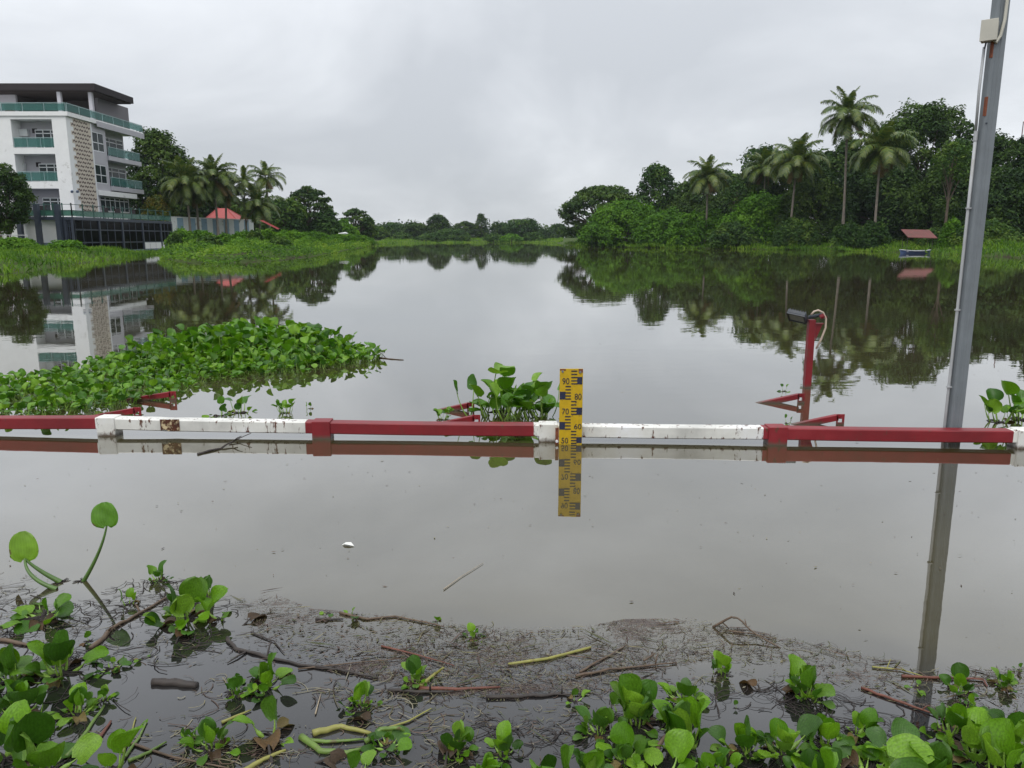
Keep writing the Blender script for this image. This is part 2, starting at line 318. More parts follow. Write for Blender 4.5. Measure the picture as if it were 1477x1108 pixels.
# near water body painted darker, standing in for shade and a dark overhead reflection
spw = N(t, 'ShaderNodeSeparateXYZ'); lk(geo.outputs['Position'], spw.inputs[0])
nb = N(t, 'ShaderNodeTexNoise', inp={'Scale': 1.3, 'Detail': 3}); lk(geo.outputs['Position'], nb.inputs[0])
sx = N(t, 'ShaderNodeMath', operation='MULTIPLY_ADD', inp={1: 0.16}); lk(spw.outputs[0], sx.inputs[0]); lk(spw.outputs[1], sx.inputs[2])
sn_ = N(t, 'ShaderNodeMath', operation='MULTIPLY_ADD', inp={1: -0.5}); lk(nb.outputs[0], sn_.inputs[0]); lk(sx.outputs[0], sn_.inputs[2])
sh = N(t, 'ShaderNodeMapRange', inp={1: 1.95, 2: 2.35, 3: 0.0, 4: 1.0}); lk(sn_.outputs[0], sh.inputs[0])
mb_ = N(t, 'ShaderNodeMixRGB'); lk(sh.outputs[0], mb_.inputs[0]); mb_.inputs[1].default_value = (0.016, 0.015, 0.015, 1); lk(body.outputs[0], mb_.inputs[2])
mp = N(t, 'ShaderNodeMapping'); mp.inputs['Scale'].default_value = (1, 1.6, 1); lk(geo.outputs['Position'], mp.inputs[0])
w1 = N(t, 'ShaderNodeTexNoise', inp={'Scale': 1.1, 'Detail': 3, 'Roughness': 0.5}); lk(mp.outputs[0], w1.inputs[0])
w2 = N(t, 'ShaderNodeTexNoise', inp={'Scale': 7.0, 'Detail': 2, 'Roughness': 0.5}); lk(mp.outputs[0], w2.inputs[0])
ws = N(t, 'ShaderNodeMath', operation='MULTIPLY_ADD', inp={1: 0.12}); lk(w2.outputs[0], ws.inputs[0]); lk(w1.outputs[0], ws.inputs[2])
w3 = N(t, 'ShaderNodeTexNoise', inp={'Scale': 0.09, 'Detail': 3, 'Roughness': 0.5}); lk(geo.outputs['Position'], w3.inputs[0])
wm = N(t, 'ShaderNodeMapRange', inp={1: 0.40, 2: 0.62, 3: 0.35, 4: 1.3}); lk(w3.outputs[0], wm.inputs[0])
wx = N(t, 'ShaderNodeMath', operation='MULTIPLY'); lk(ws.outputs[0], wx.inputs[0]); lk(wm.outputs[0], wx.inputs[1])
bp = N(t, 'ShaderNodeBump', inp={'Strength': 1.0, 'Distance': 0.0016}); lk(wx.outputs[0], bp.inputs['Height'])
lw = N(t, 'ShaderNodeLayerWeight', inp={'Blend': 0.5}); lk(bp.outputs[0], lw.inputs['Normal'])
rf_ = ramp(t, [(0.30, 0.05), (0.43, 0.11), (0.577, 0.25), (0.69, 0.38), (0.80, 0.56), (0.90, 0.77), (0.97, 0.86), (1.0, 0.95)], lw.outputs['Facing'])
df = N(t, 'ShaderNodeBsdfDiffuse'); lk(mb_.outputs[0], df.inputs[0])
gl = N(t, 'ShaderNodeBsdfGlossy', inp={'Roughness': 0.012}); gl.inputs[0].default_value = (1, 1, 1, 1); lk(bp.outputs[0], gl.inputs['Normal'])
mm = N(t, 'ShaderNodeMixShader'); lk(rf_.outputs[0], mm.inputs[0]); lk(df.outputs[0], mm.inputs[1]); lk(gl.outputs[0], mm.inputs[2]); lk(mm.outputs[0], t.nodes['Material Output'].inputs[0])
M['water'] = mw_

# ------------------------------------------------------------------ the setting: ground, water, haze
shore = [(-260, -40), (-60, 12)] + [tuple(G(*p).xy) for p in ((-60, 403), (0, 397), (60, 388), (120, 379), (180, 372.5), (192, 368), (205, 361.8), (252, 361.8), (247, 366), (228, 372.5), (262, 378), (330, 378), (400, 374.5), (450, 370), (490, 363), (520, 357.5), (545, 353.3), (562, 351), (600, 350.3), (650, 350), (700, 349.6), (760, 349.8), (800, 350.4), (812, 353), (850, 355.5), (940, 357.2), (1050, 358.6), (1150, 360.2), (1300, 363.3), (1400, 368), (1477, 372), (1600, 378))] + [(60, 30), (120, -40)]
SH = np.array(shore)
def shore_dist(P):
    """positive on land, negative in the river (metres)"""
    d = np.full(len(P), 1e9); ins = np.zeros(len(P), bool); n = len(SH)
    for i in range(n):
        a, b_ = SH[i], SH[(i + 1) % n]; ab = b_ - a
        tt = np.clip(((P - a) @ ab) / (ab @ ab), 0, 1)
        d = np.minimum(d, np.hypot(*(P - (a + tt[:, None] * ab)).T))
        c = ((a[1] > P[:, 1]) != (b_[1] > P[:, 1])); den = (b_[1] - a[1]) if b_[1] != a[1] else 1e-9
        ins ^= c & (P[:, 0] < (b_[0] - a[0]) * (P[:, 1] - a[1]) / den + a[0])
    return np.where(ins, -d, d)
def ground_z(P):
    s = shore_dist(P)
    z = np.where(s < 0, np.maximum(-1.6, s * 0.5 - 0.05), np.minimum(s * 0.22, 0.45) + np.clip((s - 4) * 0.02, 0, 0.7))
    return z + np.where(s > 0, 0.10 * np.sin(P[:, 0] * 0.9 + 1) * np.sin(P[:, 1] * 0.7), 0) * np.clip(s, 0, 1)
def prog(n, r, near):
    t_ = np.linspace(-1, 1, n); return np.sign(t_) * (near * np.abs(t_) + (r - near) * np.abs(t_) ** 4)
xs = prog(221, 690, 130); ys = -40 + (np.linspace(0, 1, 260) * 240 + 490 * np.linspace(0, 1, 260) ** 4)
XX, YY = np.meshgrid(xs, ys); P2 = np.stack([XX.ravel(), YY.ravel()], 1)
V = np.column_stack([P2, ground_z(P2)]); nx, ny = len(xs), len(ys)
ii = (np.arange(ny - 1)[:, None] * nx + np.arange(nx - 1)[None]).ravel()
tag(link('ground', qmesh('ground', V, np.stack([ii, ii + 1, ii + nx + 1, ii + nx], 1), M['soil'], smooth=True)), kind='structure')
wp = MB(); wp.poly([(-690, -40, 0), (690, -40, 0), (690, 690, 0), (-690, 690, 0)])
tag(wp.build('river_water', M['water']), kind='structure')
hz = MB().box(-700, 700, -45, 700, -3.0, 26)
hm = bpy.data.materials.new('haze'); hm.use_nodes = True; hm.node_tree.nodes.clear()
pv = N(hm.node_tree, 'ShaderNodeVolumePrincipled', inp={'Density': 0.00013}); pv.inputs['Color'].default_value = (0.80, 0.88, 0.97, 1)
ho = N(hm.node_tree, 'ShaderNodeOutputMaterial'); hm.node_tree.links.new(pv.outputs[0], ho.inputs['Volume'])
tag(hz.build('haze', hm), kind='stuff')

# ------------------------------------------------------------------ foliage
def leafquads(P, Nn, size, asp=0.5, fold=0.25, up=None):
    n = len(P); rnd = rng.normal(size=(n, 3)) if up is None else up + rng.normal(size=(n, 3)) * 0.25
    T = rnd - (rnd * Nn).sum(1)[:, None] * Nn; T /= np.linalg.norm(T, axis=1)[:, None] + 1e-9
    B = np.cross(Nn, T); s = (size * rng.uniform(0.6, 1.3, n))[:, None]
    V = np.empty((n, 4, 3)); V[:, 0] = P - T * s; V[:, 1] = P + B * s * asp + Nn * s * fold; V[:, 2] = P + T * s; V[:, 3] = P - B * s * asp + Nn * s * fold
    return V
def packquads(name, V, mat, rnd=None):
    n = len(V); Q = np.arange(n * 4).reshape(n, 4)
    a = np.zeros((n, 4, 3)); a[:, :, 2] = (rng.random(n) if rnd is None else rnd)[:, None]
    a[:, :, 0] = [0, 1, 0, -1]; a[:, :, 1] = [0, .5, 1, .5]
    return qmesh(name, V.reshape(-1, 3), Q, mat, a.reshape(-1, 3))
def blobs_to_leaves(name, blobs, size, mat, k=0.6, upb=0.45, nmax=60000, droop=0.0):
    Vs, Rn = [], []
    tot = sum(4 * math.pi * ((r[0] * r[1] + r[0] * r[2] + r[1] * r[2]) / 3) for c, r in blobs) * k / size ** 2
    f = min(1, nmax / max(tot, 1)); size = size / math.sqrt(f)
    for c, r in blobs:
        a = 4 * math.pi * ((r[0] * r[1] + r[0] * r[2] + r[1] * r[2]) / 3); n = max(12, int(k * a / size ** 2))
        d = rng.normal(size=(n, 3)); d /= np.linalg.norm(d, axis=1)[:, None]
        d[:, 2] = np.where((d[:, 2] < -0.35) & (rng.random(n) < 0.6), -d[:, 2], d[:, 2])
        q = d * (1 - 0.45 * rng.random(n)[:, None] ** 1.6) * (1 + 0.10 * rng.normal(size=(n, 1)))
        # smaller lumps inside the clump
        for _ in range(3):
            ax = rng.normal(size=3); ax /= np.linalg.norm(ax)
            q *= 1 + 0.10 * np.sin(6 * (q @ ax) + rng.uniform(0, 6))[:, None]
        P = np.array(c) + q * np.array(r)
        nn = d * 0.7 + np.array([0, 0, upb]) + rng.normal(size=(n, 3)) * 0.45; nn /= np.linalg.norm(nn, axis=1)[:, None]
        Vs.append(leafquads(P, nn, size)); Rn.append(np.clip(rng.random(n) * 0.45 + rng.uniform(0, 0.55), 0, 1))
    return packquads(name, np.concatenate(Vs), mat, np.concatenate(Rn))
def tree(name, px, Y, top, wpx, style, mat, label, group, cat='tree', base_z=0.8, size=None, k=.95, bottom=None, depth=1.0, nmax=45000):
    """px: centre column, Y: distance, top: pixel row of the top, wpx: crown width in pixels"""
    tp = AY(px, top, Y); X = tp.x; h = tp.z - base_z; rx = wpx / 2 * Y / F
    t_ = thing(name, (X, Y, base_z), label, cat, group)
    size = size or max(0.07, Y * 0.0023); bl = []; mb = MB()
    z0 = h * (0.28 if bottom is None else bottom)
    r_ = random
    if style == 'round':
        rz = (h - z0) / 2; n = 58
        for i in range(n):
            th = i * 2.399; zz = 1 - 2 * (i + .5) / n; rr = math.sqrt(1 - zz * zz)
            rb = r_.uniform(0.15, 0.33)
            s_ = r_.uniform(0.60, 0.92)
            bl.append(((rx * s_ * rr * math.cos(th), rx * depth * s_ * rr * math.sin(th), z0 + rz + rz * s_ * zz), (rx * rb, rx * rb, min(rx, rz) * rb * 0.9)))
    elif style == 'umbrella':
        n = 46; 
        for i in range(n):
            th = i * 2.399; q = math.sqrt((i + .5) / n); rb = r_.uniform(0.15, 0.24)
            zz = z0 + (h - z0) * (0.90 - 0.62 * q ** 2.6 + r_.uniform(-0.07, 0.05))
            bl.append(((rx * 0.86 * q * math.cos(th), rx * depth * 0.86 * q * math.sin(th), zz), (rx * rb, rx * rb, rx * rb * 0.42)))
        for i in range(18):
            th = r_.uniform(0, 6.28); rb = r_.uniform(0.13, 0.2); q = r_.uniform(0.55, 0.95)
            bl.append(((rx * q * math.cos(th), rx * depth * q * math.sin(th), z0 + (h - z0) * r_.uniform(0.0, 0.35)), (rx * rb, rx * rb, rx * rb * 0.5)))
    elif style == 'bush':
        n = 30
        for i in range(n):
            th = i * 2.399; q = math.sqrt((i + .5) / n); rb = r_.uniform(0.17, 0.30)
            zz = h * (0.80 * math.sqrt(max(0.03, 1 - q * q)) + r_.uniform(-0.08, 0.06))
            bl.append(((rx * 0.88 * q * math.cos(th), rx * depth * 0.88 * q * math.sin(th), max(zz, h * 0.12)), (rx * rb, rx * rb, max(h * rb * 0.9, rx * rb * 0.5))))
        for i in range(16):
            th = r_.uniform(3.3, 6.1); rb = r_.uniform(0.14, 0.24)
            bl.append(((rx * 0.9 * math.cos(th), rx * depth * 0.9 * math.sin(th), h * r_.uniform(0.05, 0.35)), (rx * rb, rx * rb, h * rb)))
    else:                                                        # tall: stacked irregular clumps
        n = 44
        for i in range(n):
            q = (i + .5) / n; th = i * 2.399; wd = math.sin(math.pi * min(1, 0.18 + 0.8 * q)) ** 0.7 * r_.uniform(0.5, 0.85); rb = r_.uniform(0.17, 0.38)
            bl.append(((rx * wd * math.cos(th), rx * depth * wd * math.sin(th), z0 + (h - z0) * (0.06 + 0.86 * q)), (rx * rb, rx * rb, rx * rb * 0.9)))
    link('crown', blobs_to_leaves('crown', bl, size, mat, k, nmax=nmax), t_)
    tr = max(0.12, rx * 0.07) * (0.5 if style == 'bush' else 1)
    zt = z0 + (h - z0) * 0.5
    lean = r_.uniform(-0.4, 0.4) * rx * 0.15
    stem = [(lean * q * q, 0, zt * q - (0.3 if q == 0 else 0)) for q in (0, .25, .5, .75, 1)]
    mb.tube(stem, [tr * 1.3, tr, tr * .85, tr * .65, tr * .4], 8)
    for i in range(0, len(bl), 3 if style != 'umbrella' else 2):
        c = Vector(bl[i][0]); s0 = Vector((lean * .3, 0, max(0.3, z0 * r_.uniform(0.55, 1.0))))
        mid = s0.lerp(c, .5) + Vector((0, 0, (h - z0) * 0.06))
        mb.tube([s0, mid, c], [tr * .45, tr * .25, tr * .08], 5, cap=False)
    link('trunk', mb.mesh('trunk', M['bark'], True), t_)
    return t_

# palm fronds
def frond_mesh(name, e0, length, mat, bend, nl=44, seed=0):
    g = np.random.default_rng(seed); V, Rn = [], []
    a = e0; p = np.array([0., 0., 0.]); pts = [p.copy()]; ang = []
    for i in range(nl):
        p = p + np.array([math.cos(a), 0, math.sin(a)]) * length / nl; pts.append(p.copy()); ang.append(a); a -= bend / nl * (0.5 + 1.2 * i / nl)
    for i in range(4, nl):
        q = i / nl; ll = length * 0.27 * math.sin(math.pi * min(1, 0.12 + q * 0.86)) ** 0.6
        T = np.array([math.cos(ang[i]), 0, math.sin(ang[i])]); U = np.array([-math.sin(ang[i]), 0, math.cos(ang[i])])
        for s in (-1, 1):
            for rep in range(1):
                d = T * 0.55 + np.array([0, s, 0]) * 0.85 + U * g.uniform(-0.05, 0.25); d /= np.linalg.norm(d)
                wv = T * length * 0.014; b0 = pts[i] + T * g.uniform(-.02, .02); m = b0 + d * ll * 0.5; drp = np.array([0, 0, -ll * g.uniform(0.35, 0.8)])
                e = m + d * ll * 0.35 + drp * 0.8
                V.append([b0 - wv, b0 + wv, m + wv * 0.9 + drp * .15, m - wv * 0.9 + drp * .15]); V.append([m - wv * .9 + drp * .15, m + wv * .9 + drp * .15, e + wv * .15, e - wv * .15])
                r_ = g.random(); Rn += [r_, r_]
    for i in range(nl):                                          # rachis
        wv = np.array([0, 0.028 * (1 - i / nl) + 0.006, 0]) * length / 3.5; V.append([pts[i] - wv, pts[i] + wv, pts[i + 1] + wv, pts[i + 1] - wv]); Rn.append(0.95)
    return packquads(name, np.array(V), mat, np.array(Rn))
FR = [frond_mesh('frond', R(e), ln, M['fol_palm'], R(bd), seed=i) for i, (e, ln, bd) in enumerate([(82, 3.2, 45), (64, 3.9, 80), (44, 4.1, 100), (24, 4.0, 100), (2, 3.8, 85), (-28, 3.4, 50)])]
FRD = [frond_mesh('frond', R(e), ln, M['fol_dry'], R(bd), seed=20 + i) for i, (e, ln, bd) in enumerate([(-30, 3.2, 45), (-55, 2.8, 25)])]
def palm(px, Y, crown_py, base_py, label, group, sc=1.0, lean=0.0, n=22, r0=0.17, dry=3, bare=False, base_z=0.5):
    c = AY(px, crown_py, Y); bz = max(AY(px, base_py, Y).z, base_z) if base_py else base_z
    t_ = thing('coconut_palm', (c.x + lean, Y, base_z), label, 'palm tree', group)
    h = c.z - base_z; mb = MB(); pts, rd = [], []
    for i in range(15):
        q = i / 14; pts.append((-lean * (q ** 1.6), 0, h * q - (0.3 if i == 0 else 0))); rd.append(r0 * (1.35 - 0.55 * min(1, q * 4) if q < .25 else 0.8 - 0.25 * q) * (1.05 if i % 2 else 1))
    link('trunk', mb.tube(pts, rd, 9).mesh('trunk', M['palm_bark'], True), t_)
    r_ = random
    for i in range(n):
        q = i / max(n - 1, 1); v = FR[min(5, int(q ** .85 * 6))]
        fr = link('frond', v, t_, (-lean, 0, h), (R(r_.uniform(-12, 12)), R(r_.uniform(-8, 8)), i * 2.399 + r_.uniform(-.2, .2)), sc * .84 * r_.uniform(0.85, 1.12))
    for i in range(dry):
        fr = link('frond', FRD[i % 2], t_, (-lean, 0, h - 0.1), (0, R(r_.uniform(-10, 10)), r_.uniform(0, 6.28)), sc * .84 * r_.uniform(0.8, 1.0)); fr['label'] = 'dry brown hanging frond'
    cb = MB()
    for i in range(7):
        a = i * 0.9; cb.tube([(-lean + .28 * math.cos(a), .28 * math.sin(a), h - .28 - .1 * (i % 2) + dz) for dz in (-.13, -.08, 0, .08, .12)], [.02, .1, .13, .09, .02], 7)
    link('coconut_bunch', cb.mesh('coconut_bunch', M['coconut'], True), t_)
    return t_

# ---- right bank
gR = 'trees and shrubs on the right bank'
tree('rain_tree', 868, 135, 264, 128, 'umbrella', M['fol_dark'], 'wide dark rain tree where the right bank ends at the open river', gR, bottom=.12, nmax=52000)
tree('broadleaf_tree', 950, 125, 238, 62, 'tall', M['fol_mid'], 'rounded tree rising just right of the wide umbrella crown', gR, bottom=.3)
tree('rain_tree', 1035, 125, 246, 150, 'umbrella', M['fol_dark'], 'flat-topped dark tree behind the vine-wrapped palm', gR, bottom=.3)
tree('broadleaf_tree', 1128, 108, 206, 110, 'round', M['fol_mid'], 'full crown behind the two close-set palms', gR, bottom=.15)
tree('broadleaf_tree', 1085, 110, 262, 90, 'round', M['fol_dark'], 'lower dark crown left of the two close-set palms', gR, bottom=.1)
tree('broadleaf_tree', 1215, 100, 205, 120, 'round', M['fol_dark'], 'dark crown directly behind the tallest palm', gR, bottom=.05)
tree('broadleaf_tree', 1335, 95, 141, 140, 'round', M['fol_dark'], 'tallest broad dark tree, between the tallest palm and the steel pole', gR, bottom=.15, nmax=60000)
tree('broadleaf_tree', 1275, 98, 190, 90, 'tall', M['fol_mid'], 'tall mid-green tree behind the palm with yellowing fronds', gR, bottom=.05)
tree('broadleaf_tree', 1390, 86, 195, 60, 'tall', M['fol_mid'], 'tree with lighter layered boughs beside the slim bare trunk', gR, bottom=.2)
tree('broadleaf_tree', 1465, 82, 188, 130, 'round', M['fol_dark'], 'dark tree right of the steel pole, running out of the frame', gR, bottom=.02, nmax=50000)
tree('broadleaf_tree', 1590, 78, 150, 170, 'round', M['fol_dark'], 'large dark tree beyond the right edge of the view', gR, bottom=.02, nmax=20000)
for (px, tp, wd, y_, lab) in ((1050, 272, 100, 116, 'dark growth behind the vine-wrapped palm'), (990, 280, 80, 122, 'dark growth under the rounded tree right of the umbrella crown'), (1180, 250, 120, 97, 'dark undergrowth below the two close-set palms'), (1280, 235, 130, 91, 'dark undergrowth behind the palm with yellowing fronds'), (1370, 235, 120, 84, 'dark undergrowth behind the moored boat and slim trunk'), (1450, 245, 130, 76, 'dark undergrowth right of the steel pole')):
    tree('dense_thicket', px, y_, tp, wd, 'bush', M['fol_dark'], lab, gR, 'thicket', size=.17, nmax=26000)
gB = 'bright shrubs along the right bank'
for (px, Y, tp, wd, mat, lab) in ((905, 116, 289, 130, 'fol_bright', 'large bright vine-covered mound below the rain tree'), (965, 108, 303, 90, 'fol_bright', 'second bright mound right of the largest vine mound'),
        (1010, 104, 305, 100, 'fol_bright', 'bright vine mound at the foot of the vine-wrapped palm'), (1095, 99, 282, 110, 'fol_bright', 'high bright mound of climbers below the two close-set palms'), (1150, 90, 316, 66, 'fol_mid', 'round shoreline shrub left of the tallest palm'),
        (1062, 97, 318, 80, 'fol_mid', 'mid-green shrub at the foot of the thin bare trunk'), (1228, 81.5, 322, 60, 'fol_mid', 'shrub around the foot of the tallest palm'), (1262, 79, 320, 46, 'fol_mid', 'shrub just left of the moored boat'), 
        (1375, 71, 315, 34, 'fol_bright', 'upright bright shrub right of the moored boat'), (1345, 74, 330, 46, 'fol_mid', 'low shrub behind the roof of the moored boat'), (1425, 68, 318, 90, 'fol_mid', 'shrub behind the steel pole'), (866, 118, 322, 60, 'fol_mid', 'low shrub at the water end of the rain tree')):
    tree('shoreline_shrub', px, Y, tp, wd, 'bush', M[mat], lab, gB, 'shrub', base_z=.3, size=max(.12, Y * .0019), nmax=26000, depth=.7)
gP = 'coconut palms on the right bank'
palm(1222, 84, 166, 345, 'tallest coconut palm with a bare pale trunk', gP, 1.15, 0.5, 34, dry=4)
palm(1270, 79.5, 216, 350, 'shorter palm with yellowing fronds just right of the tallest palm', gP, 1.15, 0.1, 34, dry=5)
palm(1150, 92.5, 232, 320, 'right one of the two close-set palms', gP, 1.2, -0.3, 32, dry=4)
palm(1104, 102, 242, 310, 'left one of the two close-set palms', gP, 1.1, 0.1, 28, dry=4)
palm(1021, 102, 256, 348, 'lone palm whose trunk is wrapped in vines', gP, 1.1, 0.1, 30, dry=4)
# vine column round that palm, and two slim trunks
for (px, Y, top, wd, lab) in ((1063, 100, 262, 30, 'slim pale trunk with a small tuft left of the close-set palms'), (1376, 75, 205, 56, 'slim bare trunk with sparse boughs right of the moored boat')):
    tree('slender_tree', px, Y, top, wd, 'tall', M['fol_mid'], lab, 'slender trees on the right bank', bottom=.62, size=.16, k=.3)

# ---- left bank
gL = 'trees on the left bank'
tree('broadleaf_tree', 224, 96, 186, 100, 'tall', M['fol_dark'], 'tall dark tree directly right of the white building', gL, bottom=.12, nmax=50000)
tree('broadleaf_tree', 255, 100, 232, 70, 'round', M['fol_dark'], 'dark crown behind the first palm next to the building', gL, bottom=.0)
tree('garden_tree', 0, 57, 236, 74, 'round', M['fol_dark'], 'small round dark tree in front of the white building', gL, bottom=.15, size=.10)
tree('flowering_shrub', 228, 84, 284, 56, 'bush', M['fol_yellow'], 'shrub with yellow blooms beside the terrace railing', gL, 'shrub', base_z=1.5, size=.13)
tree('rain_tree', 445, 118, 268, 76, 'umbrella', M['fol_dark'], 'spreading dark tree right of the left-bank palms', gL, bottom=.2)
tree('broadleaf_tree', 405, 112, 282, 70, 'round', M['fol_mid'], 'mid-green tree between the palms and the spreading tree', gL, bottom=.0)
tree('broadleaf_tree', 350, 118, 292, 90, 'round', M['fol_dark'], 'dark growth behind the red-roofed house', gL, bottom=.0)
tree('broadleaf_tree', 300, 110, 272, 60, 'round', M['fol_dark'], 'dark growth between the first and second left-bank palms', gL, bottom=.0)
tree('broadleaf_tree', 468, 116, 306, 50, 'bush', M['fol_mid'], 'bushy tree under the right side of the spreading tree', gL)
tree('broadleaf_tree', 330, 124, 284, 70, 'round', M['fol_mid'], 'rounded tree behind the slim sparse palm', gL, bottom=.0)
tree('broadleaf_tree', 418, 125, 300, 60, 'bush', M['fol_dark'], 'dark bushy tree behind the bright shrubs under the spreading tree', gL)
tree('broadleaf_tree', 200, 92, 250, 60, 'round', M['fol_dark'], 'dark crown showing between the balconies and the tall dark tree', gL, bottom=.0)
tree('rain_tree', 512, 150, 300, 48, 'umbrella', M['fol_dark'], 'smaller flat-topped tree near the end of the left bank', gL, bottom=.2)
tree('broadleaf_tree', 530, 152, 314, 30, 'tall', M['fol_mid'], 'last tree at the tip of the left bank', gL, bottom=.0)
tree('broadleaf_tree', 492, 140, 318, 50, 'bush', M['fol_bright'], 'lighter bush between the spreading tree and the bank tip', gL)
gPL = 'coconut palms on the left bank'
palm(268, 84, 264, 318, 'leftmost left-bank palm, beside the white building', gPL, 1.05, 0.1, 34, dry=4)
palm(282, 86, 272, 318, 'palm half hidden behind the leftmost left-bank palm', gPL, 0.95, 0.0, 26, dry=2)
palm(308, 86, 258, 318, 'palm standing in front of the red-roofed house', gPL, 1.05, 0.1, 34, dry=3)
palm(326, 88, 276, 318, 'short palm leaning over the red-roofed house', gPL, 0.9, -0.3, 26, dry=3)
palm(351, 90, 262, 318, 'slim palm with sparse fronds right of the red roof', gPL, 0.72, 0.0, 18, r0=.14, dry=2)
palm(383, 94, 256, 318, 'palm behind the slim sparse palm, rightmost of the row', gPL, 0.82, 0.2, 24, dry=2)
palm(372, 90, 296, 330, 'low palm with drooping fronds below the slim palm', gPL, 1.0, 0.1, 28, dry=3)
gS = 'bright shrubs on the left bank'
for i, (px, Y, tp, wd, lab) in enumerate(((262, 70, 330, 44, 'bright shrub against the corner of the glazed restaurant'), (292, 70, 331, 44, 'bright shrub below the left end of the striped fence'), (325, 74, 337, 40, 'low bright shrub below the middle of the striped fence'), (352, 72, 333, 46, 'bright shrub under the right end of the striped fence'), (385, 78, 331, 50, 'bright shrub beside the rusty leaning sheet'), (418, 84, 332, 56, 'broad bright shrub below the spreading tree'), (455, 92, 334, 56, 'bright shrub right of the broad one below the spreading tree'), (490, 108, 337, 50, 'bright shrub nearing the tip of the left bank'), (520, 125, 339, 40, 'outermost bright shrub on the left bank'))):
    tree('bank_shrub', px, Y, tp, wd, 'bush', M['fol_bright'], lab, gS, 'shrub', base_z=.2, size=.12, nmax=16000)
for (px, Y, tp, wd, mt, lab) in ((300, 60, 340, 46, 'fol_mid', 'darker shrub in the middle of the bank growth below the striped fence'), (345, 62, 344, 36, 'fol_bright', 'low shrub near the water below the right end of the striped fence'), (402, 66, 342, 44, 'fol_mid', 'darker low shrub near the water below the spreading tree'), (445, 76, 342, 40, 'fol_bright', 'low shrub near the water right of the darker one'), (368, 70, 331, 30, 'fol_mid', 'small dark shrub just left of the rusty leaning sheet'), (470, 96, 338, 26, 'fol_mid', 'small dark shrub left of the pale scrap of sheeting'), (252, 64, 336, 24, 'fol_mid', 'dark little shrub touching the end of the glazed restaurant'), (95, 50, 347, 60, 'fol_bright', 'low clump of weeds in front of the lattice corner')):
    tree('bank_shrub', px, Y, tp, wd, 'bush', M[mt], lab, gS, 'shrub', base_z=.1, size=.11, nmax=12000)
tree('bank_shrub', 20, 52, 342, 70, 'bush', M['fol_bright'], 'bright shrub on the grass below the white retaining wall', gS, 'shrub', base_z=.3, size=.10, nmax=14000)
# ---- far bank
gF = 'trees on the far bank'
far = [(565, 250, 322, 36, 'round', 'fol_mid', 'pale round tree leftmost on the far bank'), (598, 240, 320, 40, 'round', 'fol_dark', 'dark tree second from the left on the far bank'), (632, 235, 310, 40, 'tall', 'fol_dark', 'taller far tree with ragged twin tops'),
       (670, 262, 319, 44, 'umbrella', 'fol_dark', 'flat-topped far tree left of the highest far tree'), (694, 262, 308, 22, 'tall', 'fol_dark', 'highest narrow tree of the far bank'), (722, 255, 320, 30, 'round', 'fol_dark', 'small dark far tree right of the highest one'),
       (752, 240, 314, 54, 'round', 'fol_mid', 'broad feathery tree in the middle right of the far bank'), (785, 250, 330, 40, 'bush', 'fol_dark', 'low dark far trees near the rain tree'), (806, 275, 322, 26, 'round', 'fol_mid', 'pale far tree just left of the rain tree'),
       (650, 225, 330, 54, 'bush', 'fol_mid', 'rounded mid-green bush in front of the far trees'), (622, 215, 337, 44, 'bush', 'fol_mid', 'low round bush at the water on the far bank'), (712, 215, 337, 30, 'bush', 'fol_mid', 'round bush below the highest far tree'), (738, 210, 338, 34, 'bush', 'fol_bright', 'brightest bush at the water on the far bank'), (770, 225, 335, 36, 'bush', 'fol_mid', 'bush right of the brightest far-bank bush'),
       (580, 225, 336, 34, 'bush', 'fol_mid', 'bush at the left foot of the far-bank trees'), (545, 215, 326, 30, 'round', 'fol_mid', 'far tree just behind the tip of the left bank')]
for (px, Y, tp, wd, st, mt, lab) in far:
    tree('far_tree' if st != 'bush' else 'far_bush', px, Y, tp, wd, st, M[mt], lab, gF, 'tree' if st != 'bush' else 'bush', size=.34, k=.7, nmax=9000, bottom=.05 if st != 'bush' else None, base_z=.4)
# woodland beyond, closing the horizon
Vb = []
for i in range(26):
    a = -1.15 + i * 0.092; d = 330 + 60 * math.sin(i * 1.7)
    Vb.append(((d * math.sin(a), d * math.cos(a), 1.5), (20, 7, 5.5 + 1.5 * math.sin(i * 2.3))))
tag(link('distant_woodland', blobs_to_leaves('distant_woodland', Vb, 0.75, M['fol_dark'], 1.2, nmax=110000)), kind='stuff')

